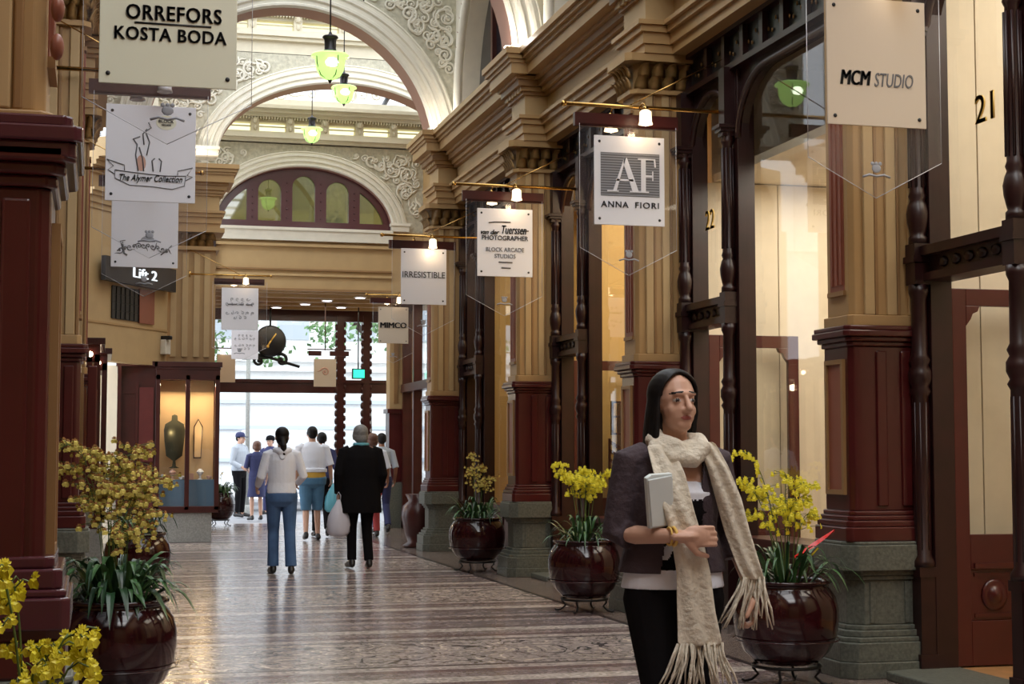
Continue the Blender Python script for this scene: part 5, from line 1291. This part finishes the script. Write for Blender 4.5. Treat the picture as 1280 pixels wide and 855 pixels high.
mb = MB(); torso(mb, [(.90, 0, -.01, .20, .135), (.95, 0, -.01, .21, .142), (1.04, 0, -.005, .20, .135), (1.06, 0, 0, .17, .12)]); remesh(mb.build('tied_jumper', 'clyellow', g2), .009, 3)
plastic_bag(3.67, 25.45, .90, .46, 'bagblue', 'turquoise plastic carrier bag held by the person in denim shorts')
person('person with dark hair and dark top, mostly hidden behind the white shirt', 3.62, 26.5, -.05, 1.72, 1.0, walkA, 'clnavy', .95, .5, 'clblack', hair='short', skin='skint')
g3 = person('grey haired person in a long black coat carrying a white bag', 3.10, 19.25, .02, 1.72, 1.18, dict(walkA, elL=(-.27, -.05, 1.12), wrL=(-.26, .02, .88), elR=(.26, -.04, 1.12), wrR=(.24, .1, .90), ankR=(.10, -.05, .10), toeR=(.11, .09, .03), shL=(-.20, 0, 1.385), shR=(.20, 0, 1.385)), 'clblack', .66, 1., 'clblack', hair='bob', hairm='hairgrey', over=.03, fat=1.08, shoes='shoe')
mb = MB(); mb.tube([(.07, .03, 1.47), (.08, -.03, 1.475), (0, -.075, 1.475), (-.08, -.03, 1.475), (-.07, .03, 1.47)], .02, 8, round_=True); mb.build('collar', 'bagblue', g3)
plastic_bag(2.83, 19.2, .83, .44, 'bagwhite', 'white plastic carrier bag hanging from the black coated person\'s left hand', 4)
person('person with auburn hair in a white shirt and coral trousers', 4.42, 26.2, .05, 1.70, 1.0, dict(walkB, elR=(.25, -.02, 1.12), wrR=(.27, .07, .93)), 'clwhite', .84, .5, 'clred', hair='bob', hairm='hairbrown', over=.02, skin='skint')
person('person half hidden beyond the white shirt and coral trousers', 4.78, 27.4, 0, 1.72, 1., walkA, 'clpale', .9, .5, 'clnavy', hair='short', skin='skint')
person('person in a pale jacket, dark cap and black trousers at the street door', 3.02, 35.2, -2.2, 1.82, 1.08, dict(elL=(-.24, .05, 1.14), wrL=(-.12, .26, 1.06), elR=(.25, -.02, 1.1), wrR=(.20, .18, 1.0)), 'clpale', .93, 1., 'clblack', hair='short', cap='clnavy', over=.02)
person('person in a navy dress with brown hair at the street door', 3.22, 33.4, .25, 1.62, 1.05, dict(elL=(-.24, .02, 1.12), wrL=(-.10, .25, 1.05)), 'clnavy', .90, .5, 'clnavy', 'skirt', hem=.50, hair='bob', hairm='hairbrown')
person('person in navy with a dark cap behind the navy dress', 3.80, 36.3, 2.6, 1.76, 1.08, None, 'clnavy', .92, 1., 'clnavy', hair='short', cap='clblack')

# ---- the walking woman
PW = dict(shL=(-.165, 0, 1.38), shR=(.165, 0, 1.38), elR=(.215, .0, 1.125), wrR=(.06, .245, 1.125), hdR=(-1, .12, .02), palmR=(0, -1, -.1), thumbR=-1,
          elL=(-.232, -.02, 1.13), wrL=(-.268, .07, .925), hdL=(-.10, .2, -1), palmL=(.9, -.3, 0), curl=.75,
          kneeR=(.08, .12, .50), ankR=(.085, .10, .09), kneeL=(-.08, .0, .49), ankL=(-.085, -.20, .16), toeL=(-.09, -.08, .045))
YAW = .15
g = person('person with long black hair, cream fringed scarf and plum cardigan striding past', 1.975, 5.35, PI+.02, 1.685, .93, PW, None, bottom='clblack', hair='woman', skin='skin', yaw=YAW, tilt=.10, voxel=.0042, shoes='shoe')
mb = MB()
torso(mb, [(.935, 0, -.010, .190, .140), (1.0, 0, -.004, .178, .130), (1.10, 0, 0, .140, .105), (1.20, 0, .010, .150, .120), (1.27, 0, .012, .150, .122), (1.31, 0, 0, .12, .105)])
ob = mb.build('camisole', ['clblack', 'clwhite'], g)
def fnc(c):
    if c.z < 1.0: return 1
    if c.z > 1.245: return 1
    a = math.sin(c.x*34+1.2*math.sin(c.z*40))+math.cos(c.z*52+c.x*20)
    return 1 if (a > 1.35 and c.z < 1.2) else 0
remesh(ob, .005, 2, .5, ['clblack', 'clwhite'], fnc)
mb = MB()
torso(mb, [(.99, 0, -.012, .200, .150), (1.06, 0, -.006, .184, .138), (1.14, 0, 0, .160, .120), (1.24, 0, .002, .166, .130), (1.33, 0, -.002, .172, .122), (1.40, 0, -.008, .165, .098), (1.44, 0, -.012, .10, .078)])
for s, en in (('L', (-.232, .0, 1.03)), ('R', (.185, .05, 1.12))):
    sg = -1 if s == 'L' else 1; sh, el = V(PW['sh'+s]), V(PW['el'+s]); mb.tube([sh+V((-sg*.06, 0, .01)), sh, sh.lerp(el, .5), el, V(en)], [.062, .062, .056, .052, .050], 14)
ob = mb.build('cardigan', 'clplum', g); remesh(ob, .006, 3)
bm = bmesh.new(); bm.from_mesh(ob.data); bmesh.ops.delete(bm, geom=[f for f in bm.faces if f.calc_center_median().y > .045 and abs(f.calc_center_median().x) < .085+.02*math.sin(f.calc_center_median().z*9)], context='FACES'); bm.to_mesh(ob.data); bm.free()
sm = ob.modifiers.new('t', 'SOLIDIFY'); sm.thickness = .006
# scarf wrap
sr = MB(); R = random.Random(4)
for z0, rx, ry, r0, ph in ((1.405, .088, .090, .034, 0), (1.440, .078, .080, .031, 1.3), (1.465, .068, .070, .025, 2.5)):
    n = 28; P = [(rx*math.cos(2*PI*i/n), .012+ry*math.sin(2*PI*i/n), z0+.016*math.sin(2*PI*i/n+ph)-.022*max(0, math.sin(2*PI*i/n))) for i in range(n+1)]
    sr.tube(P, [r0*(1+.15*math.sin(i*1.3+ph)) for i in range(n+1)], 10, caps=False)
sr.tube([(-.085, .03, 1.455), (-.075, .09, 1.425), (-.03, .12, 1.385), (.04, .11, 1.39), (.085, .06, 1.43)], [.030, .036, .031, .033, .03], 10, round_=True)
sc_ = remesh(sr.build('scarf', 'scarf', g), .0055, 3)
def tail(path, wid, ph, name='scarf_tail'):
    mb = MB(); n = len(path); rings = []; k = 26
    for i, (p, w_) in enumerate(zip(path, wid)):
        p = V(p); ring = []
        for j in range(k):
            a = 2*PI*j/k; u = math.cos(a); d = math.sin(a); fold = .012*math.sin(u*6+ph+i*.25)*(1-abs(u)*.3)
            ring.append(p+V((u*w_/2, d*.014+fold, 0)))
        rings.append(ring)
    mb.loft(rings); ob = mb.build(name, 'scarf', g); s = ob.modifiers.new('s', 'SUBSURF'); s.levels = s.render_levels = 1; return ob
def interp(P, n):
    out = []
    for i in range(n+1):
        t = i/n*(len(P)-1); k = min(int(t), len(P)-2); f = t-k; f2 = f*f*(3-2*f)*.5+f*.5; out.append(tuple(P[k][q]*(1-f2)+P[k+1][q]*f2 for q in range(len(P[0]))))
    return out
PA = interp([(.085, .085, 1.44, .09), (.075, .15, 1.34, .115), (.055, .185, 1.22, .115), (.020, .195, 1.10, .12), (.0, .195, 1.0, .125), (-.005, .20, .86, .14), (-.015, .20, .75, .165)], 30)
tA = tail([p[:3] for p in PA], [p[3] for p in PA], 0)
PB = interp([(-.085, .09, 1.45, .07), (-.125, .115, 1.36, .085), (-.165, .12, 1.25, .10), (-.200, .12, 1.12, .095), (-.235, .13, 1.0, .085), (-.250, .125, .965, .08)], 24)
tB = tail([p[:3] for p in PB], [p[3] for p in PB], 2.)
def fringe(path_end, w_, L, n, par, sx=0., seed=1):
    R = random.Random(seed); mb = MB()
    for k in range(n):
        u = (k+.5)/n*2-1; p = V(path_end)+V((u*w_/2, R.uniform(-.008, .012), .01)); dx = sx+u*.06+R.uniform(-.03, .03); dy = R.uniform(-.02, .03); l = L*R.uniform(.8, 1.1)
        pts = [p, p+V((dx*.2+R.uniform(-.006, .006), dy*.3, -l*.3)), p+V((dx*.6+R.uniform(-.01, .01), dy*.7, -l*.65)), p+V((dx, dy, -l))]
        mb.tube(pts, [.0045, .0045, .004, .0025], 5)
    return tag(mb.build('fringe', 'scarf', par), kind='stuff')
fringe(PA[-1][:3], .165, .17, 34, g, -.0, 2)
fringe(PB[-1][:3], .08, .17, 22, g, .02, 5)
# bangle
mb = MB(); mb.tube([(.085, .222+.030*math.cos(2*PI*i/20), 1.125+.030*math.sin(2*PI*i/20)) for i in range(21)], .006, 6, caps=False); mb.tube([(.098, .212+.030*math.cos(2*PI*i/20), 1.125+.030*math.sin(2*PI*i/20)) for i in range(21)], .004, 6, caps=False)
mb.build('bracelet', 'gold', g)
# folded paper tucked under the arm
mb = MB((0, 0, 0)); mb.prism([(-.05, -.09), (.05, -.09), (.052, .085), (.03, .095), (-.048, .09)], lambda u, v, w: (u, w+.02*u, v), (-.012, .012)); mb.prism([(-.046, -.085), (.046, -.085), (.05, .08), (-.042, .084)], lambda u, v, w: (u, w+.02*u, v), (.013, .02))
o = mb.build('folded_leaflet', 'paper', bevel=.004); W = g.matrix_basis
o.location = g.location+Matrix.Rotation(PI+.02, 3, 'Z') @ V((.115, .172, 1.235)); o.rotation_euler = (-.12, .12, PI+.12); tag(o, 'folded pale leaflet tucked under the striding woman\'s arm', 'leaflet')

# ============================================================ EXIT AND STREET
YE = 31.5
ef = empty('door_9', (3.6, YE, 0), 0, 'tall glazed mahogany street entrance at the end of the passage', None, None, 'structure'); off = V((3.6, YE, 0))
m = MB(off)
m.box(1.93, 5.9, YE, YE+.12, 2.56, 2.78); m.box(1.93, 5.9, YE-.04, YE+.14, 2.76, 2.82); m.box(1.93, 5.9, YE, YE+.12, 3.98, 4.24)
m.box(1.93, 2.15, YE, YE+.12, 0, 4.1); m.build('transom', 'woodr', ef)
for x in (4.66, 5.18):
    m = MB(off); m.box(x-.07, x+.07, YE-.02, YE+.14, 0, 4.1)
    for k in range(24): m.ell((x-.085, YE, .3+k*.155), (.035, .05, .07), 8); m.ell((x+.085, YE, .36+k*.155), (.03, .05, .06), 8)
    m.build('carved_post', 'woodr', ef)
m = MB(off); m.add([(2.15, YE+.06, 2.82), (4.6, YE+.06, 2.82), (4.6, YE+.06, 3.98), (2.15, YE+.06, 3.98)], [(0, 1, 2, 3)]); m.add([(4.72, YE+.06, .1), (5.12, YE+.06, .1), (5.12, YE+.06, 4.0), (4.72, YE+.06, 4.0)], [(0, 1, 2, 3)]); m.add([(5.24, YE+.06, .1), (5.9, YE+.06, .1), (5.9, YE+.06, 4.0), (5.24, YE+.06, 4.0)], [(0, 1, 2, 3)]); m.build('entrance_glass', 'glass', ef)
m = MB((4.92, 30.9, 2.9)); m.box(4.80, 5.06, 30.88, 30.94, 2.82, 3.02, 0); m.box(4.82, 5.04, 30.872, 30.882, 2.84, 3.0, 1); m.tube([(4.92, 30.91, 3.0), (4.92, 30.91, 4.24)], .012, 6, 0); tag(m.build('exit_sign', ['dark', 'exit']), 'glowing green exit sign hanging near the street door', 'sign')
# clock
ck = empty('hanging_clock', (3.23, 31.1, 3.54), 0, 'dark round hanging clock with gold hands in front of the street window', 'clock'); off = V((3.23, 31.1, 3.54))
m = MB(off); m.lathe([(.0, -.10), (.26, -.10), (.30, -.07), (.31, 0), (.30, .07), (.26, .10), (0, .10)], (0, 0, 0), 24)
m.v = [(3.23+a, 31.1+c, 3.54+b) for a, b, c in m.v]; m.build('clock_case', 'dark', ck)
m = MB(off); m.tube([(3.23, 30.98, 3.54), (3.33, 30.98, 3.68)], .014, 5); m.tube([(3.23, 30.98, 3.54), (3.17, 30.98, 3.44)], .016, 5); m.ell((3.17, 30.98, 3.43), .03, 8); m.build('hands', 'gold', ck)
m = MB(off); spiral(m, 3.45, 3.18, .12, lambda u, v, q: V((u, 31.1, v)), 1.3, 0, 1.4, .03); spiral(m, 3.02, 3.16, .12, lambda u, v, q: V((u, 31.1, v)), 1.3, PI, 1.4, .03, -1); m.tube([(2.7, 31.1, 3.2), (3.23, 31.1, 3.22), (3.8, 31.1, 3.05)], .03, 6); m.tube([(3.23, 31.1, 3.8), (3.23, 31.1, 4.24)], .02, 6); m.build('scroll_bracket', 'iron', ck)
# right side of the passage
r = empty('pier', (5.5, 29.6, 0), 0, 'small ochre pier with oxblood dado in the passage near the street door', 'pillar'); off = V((5.5, 29.6, 0))
m = MB(off); m.box(5.25, 5.75, 29.4, 29.8, 0, .84); m.build('stone_plinth', 'stone', r); m = MB(off); m.box(5.27, 5.75, 29.42, 29.8, .84, 2.15); m.box(5.23, 5.75, 29.38, 29.82, 2.12, 2.2); m.build('oxblood_dado', 'red', r); m = MB(off); m.box(5.28, 5.75, 29.43, 29.8, 2.2, 4.24); m.box(5.36, 5.44, 29.41, 29.45, 2.3, 4.2, 1); m.build('painted_shaft', ['ochre_light', 'ochre_dark'], r)
r = empty('shopfront', (5.6, 26, 0), 0, 'glazed shopfront on the right between the last big pier and the passage', 'shopfront'); off = V((5.6, 26, 0))
m = MB(off)
for y in (22.95, 24.1, 25.5, 27.0, 28.3, 29.3): m.box(5.5, 5.66, y-.06, y+.06, 0, 4.2)
m.box(5.5, 5.66, 22.9, 29.4, 0, .35); m.box(5.48, 5.66, 22.9, 29.4, 2.5, 2.65); m.box(5.48, 5.7, 22.9, 29.4, 4.05, 4.3); m.build('shopfront_frame', 'woodr', r)
m = MB(off); m.add([(5.6, 22.9, .35), (5.6, 29.4, .35), (5.6, 29.4, 4.1), (5.6, 22.9, 4.1)], [(0, 1, 2, 3)]); m.build('shop_glass', 'glass', r)
m = MB(); m.box(7.6, 7.7, 22.7, 31.5, 0, 4.3); m.box(5.7, 7.6, 31.4, 31.5, 0, .4); m.box(5.65, 7.7, 22.7, 31.5, 4.24, 4.3); struct(m.build('wall_corner_shop', 'shopcream'))
m = MB(); m.box(4.75, 5.6, 22.85, 22.95, 0, 4.95); struct(m.build('trim_15', 'wood'))
m = MB((4.62, 23.3, 0)); m.lathe([(.20, 0), (.24, .03), (.16, .08), (.20, .2), (.26, .45), (.24, .6), (.15, .68), (.20, .78), (.0, .78)], (4.62, 23.3, 0), 20); tag(m.build('pedestal_urn', 'woodr'), 'dark red urn shaped stand against the far side of the last big pier', 'urn')
# street
m = MB(); m.box(-14, 26, 31.6, 36.6, -.08, -.02); struct(m.build('ground_pavement', 'paving'))
m = MB(); m.box(-14, 26, 36.6, 47, -.22, -.15); struct(m.build('ground_street', 'asphalt'))
m = MB(); m.box(-14, 26, 47, 50, -.15, -.05); struct(m.build('ground_far_pavement', 'paving'))
fb = empty('street_building', (6, 50, 0), 0, 'pale rendered building across the street with rows of windows', 'building'); off = V((6, 50, 0))
m = MB(off); m.box(-14, 26, 50, 51, 0, 16)
for z in (3.9, 4.2, 8.2, 12.2): m.box(-14, 26, 49.8, 50, z, z+.15)
m.build('facade_wall', 'facade', fb)
m = MB(off)
for z in (1.1, 2.1, 2.9): m.box(-14, 26, 49.88, 50, z, z+.12)
m.build('ledge', 'facadeb', fb)
for i in range(10):
    for z in (4.9, 9.0):
        if -1 <= i < 10: m = MB(off); x = -3+i*2.1; m.box(x, x+1.0, 49.95, 50.02, z, z+2.0); m.build('window', 'facwin', fb)
m = MB(off); m.box(1.8, 2.7, 49.9, 50.02, 0, 3.2); m.build('shop_door', 'leafd', fb)
# white van parked across
vn = empty('van', (6.2, 43, -.15), 0, 'white van parked across the street beyond the passage', 'van'); off = V((6.2, 43, -.15))
m = MB(off); m.prism([(-2.4, .45), (2.3, .45), (2.45, .9), (2.1, 1.25), (1.5, 2.1), (-2.4, 2.15)], TY(6.2, 42.2, -.15), (0, 1.8)); m.build('van_body', 'van', vn, bevel=.06)
for x in (4.7, 7.7):
    m = MB(off); k = 0; m.lathe([(0, -.1), (.3, -.1), (.33, 0), (.3, .1), (0, .1)], (0, 0, 0), 18); m.v = [(x+a, 42.25+c, .18+b) for a, b, c in m.v]; m.build('wheel', 'tyre', vn)
m = MB(off); m.prism([(1.2, 1.35), (1.9, 1.35), (1.45, 1.95), (1.2, 1.95)], TY(6.2, 42.18, -.15), (0, .02)); m.build('side_window', 'facwin', vn)
# pole and trees
m = MB((3.35, 37, -.15)); m.tube([(3.35, 37, -.15), (3.35, 37, 5)], .05, 8); m.lathe([(.09, 0), (.09, .3), (.05, .35)], (3.35, 37, -.15), 12); tag(m.build('street_pole', 'stonepale'), 'slim pale pole standing on the pavement outside', 'pole')
def tree(x, y, hc, rr, n, lab, seed):
    R = random.Random(seed); r = empty('street_tree', (x, y, -.15), 0, lab, 'tree', 'plane trees outside in the street'); off = V((x, y, -.15))
    m = MB(off); m.tube([(x, y, -.15), (x+.1, y, 1.6), (x, y, hc-.5)], [.16, .13, .09], 8)
    for k in range(9): a = R.uniform(0, 6.3); m.tube([(x, y, hc-1.2), (x+rr*.5*math.cos(a), y+rr*.4*math.sin(a), hc+R.uniform(-.3, .6)), (x+rr*.9*math.cos(a), y+rr*.8*math.sin(a), hc+R.uniform(-.6, 1.4))], [.05, .035, .012], 5)
    m.build('trunk', 'bark', r)
    m = MB(off)
    cl = [(R.gauss(0, .5)*rr, R.gauss(0, .45)*rr, R.gauss(0, .38)*rr) for _ in range(26)]
    for _ in range(n):
        c = R.choice(cl); p = V((x+c[0]+R.gauss(0, .22), y+c[1]+R.gauss(0, .22), hc+.3+c[2]+R.gauss(0, .2))); s = R.uniform(.05, .10)
        a = V((R.gauss(0, 1), R.gauss(0, 1), R.gauss(0, 1))).normalized(); b = a.orthogonal().normalized(); c2 = a.cross(b)
        m.add([p-b*s, p+c2*s*.6, p+b*s, p-c2*s*.6], [(0, 1, 2, 3)])
    m.build('foliage', 'treeleaf', r)
tree(2.0, 39.0, 4.6, 1.9, 2600, 'leafy street tree outside, seen at the left of the street window', 3)
tree(6.6, 40.5, 5.6, 2.2, 2600, 'leafy street tree outside, seen right of the clock', 7)

# ============================================================ LIGHT
wd_ = bpy.data.worlds.new('World'); bpy.context.scene.world = wd_; wd_.use_nodes = True; nt = wd_.node_tree; bg = nt.nodes['Background']
sk = nt.nodes.new('ShaderNodeTexSky'); sk.sky_type = 'HOSEK_WILKIE'; sk.turbidity = 8; sk.ground_albedo = .4; sk.sun_direction = V((-.3, -.5, .81)).normalized()
mx = nt.nodes.new('ShaderNodeMix'); mx.data_type = 'RGBA'; mx.inputs[0].default_value = .75; nt.links.new(sk.outputs[0], mx.inputs[6]); mx.inputs[7].default_value = (.88, .94, 1., 1)
nt.links.new(mx.outputs[2], bg.inputs[0]); bg.inputs[1].default_value = 3.4
def area(name, loc, size, energy, col, rot=(0, 0, 0), sy=None):
    l = bpy.data.lights.new(name, 'AREA'); l.energy = energy; l.color = col; l.size = size
    if sy: l.shape = 'RECTANGLE'; l.size_y = sy
    o = bpy.data.objects.new(name, l); C.objects.link(o); o.location = loc; o.rotation_euler = rot; return o
for y, p in ((-1, 190), (3, 130), (7, 50), (11, 22), (14.6, 14), (19.6, 14)): area('skylight_fill', (2.42, y, 8.85), 3.2, p, (.98, .95, .92), sy=3.6)  # area lamps added at the roof openings, the nearest raised as front fill
area('skylight_fill', (3.5, 24.5, 8.6), 3.0, 20, (.95, .96, 1.), sy=2.6); area('skylight_fill', (3.5, 27.4, 8.0), 3., 8, (.95, .96, 1.), sy=1.)
# shop ceiling lamps
area('shop_lamp', (6.3, 7.4, 4.8), 2.0, 88, (1., .90, .76), sy=3.0)
area('shop_lamp', (6.3, 11.5, 3.8), 1.8, 88, (1., .90, .76), sy=3.0)
area('shop_lamp', (6.3, 15.6, 4.7), 1.8, 120, (1., .80, .52), sy=3.2)
area('shop_lamp', (6.3, 20.2, 4.7), 1.8, 45, (1., .78, .45), sy=3.2)
area('corner_shop_lamp', (6.6, 27, 4.1), 1.2, 60, (1., .85, .6), sy=5)
area('passage_lamp', (3.7, 29.9, 4.12), 2.5, 28, (1., .85, .62), sy=2.2)
def point(name, loc, e, col, r=.05):
    l = bpy.data.lights.new(name, 'POINT'); l.energy = e; l.color = col; l.shadow_soft_size = r; o = bpy.data.objects.new(name, l); C.objects.link(o); o.location = loc; return o
for x_ in (1.12, 1.62): area('case_light', (x_, 25.42, 2.45), .3, 9, (1., .78, .5), (-.35, 0, 0), sy=.1); point('case_light', (x_, 25.42, 1.7), 1.6, (1., .78, .5))  # lower point lamp is unseen fill added for the dark case bottom
point('case_light', (-.2, 21, 2.4), 5, (1., .8, .5)); point('case_light', (-.15, 23, 2.4), 5, (1., .8, .5))
# cornice uplighters
for k, (x, y, e, l) in enumerate(((4.50, 17.55, 16, 'small uplighter on the cornice block over the third pier'), (4.62, 22.2, 12, 'small uplighter on the cornice at the foot of the big arch'), (1.55, 26.2, 9, 'small uplighter on the cornice block of the left pilaster'), (4.50, 13.3, 12, 'small uplighter on the cornice over the second pier'))):
    zz = 5.95
    m = MB((x, y, zz)); m.box(x-.05, x+.05, y-.04, y+.04, zz, zz+.06, 0); m.ell((x, y, zz+.085), (.045, .045, .03), 8, 1); tag(m.build('uplighter', ['iron', 'bulb']), l, 'light')
    point('uplighter_light', (x, y-.12, zz+.16), e, (1., .93, .82), .03)
for (x, y) in ((4.22, 12.42), (4.20, 16.5), (4.15, 20.65)):
    point('sign_lamp_light', (x+.09, y-.16, 4.05), 1.6, (1., .72, .42), .03)


# ============================================================ CAMERA
cam = bpy.data.cameras.new('camera'); cam.sensor_width = 36; cam.lens = 2000/1280*36; cam.clip_start = .05; cam.clip_end = 200
co = bpy.data.objects.new('camera', cam); C.objects.link(co); co.location = (0, 0, 1.4)
psi = math.atan(.26*math.cos(.0684)); th = math.atan(137.5/2000); co.rotation_euler = (PI/2+th, 0, -psi)
sc = bpy.context.scene; sc.camera = co
sc.view_settings.view_transform = 'Standard'; sc.view_settings.look = 'None'; sc.view_settings.exposure = .12; sc.view_settings.gamma = 1; sc.view_settings.use_curve_mapping = False
sc.cycles.use_denoising = True; sc.cycles.max_bounces = 8; sc.cycles.transparent_max_bounces = 12; sc.cycles.sample_clamp_indirect = 6; sc.cycles.caustics_reflective = False; sc.cycles.caustics_refractive = False
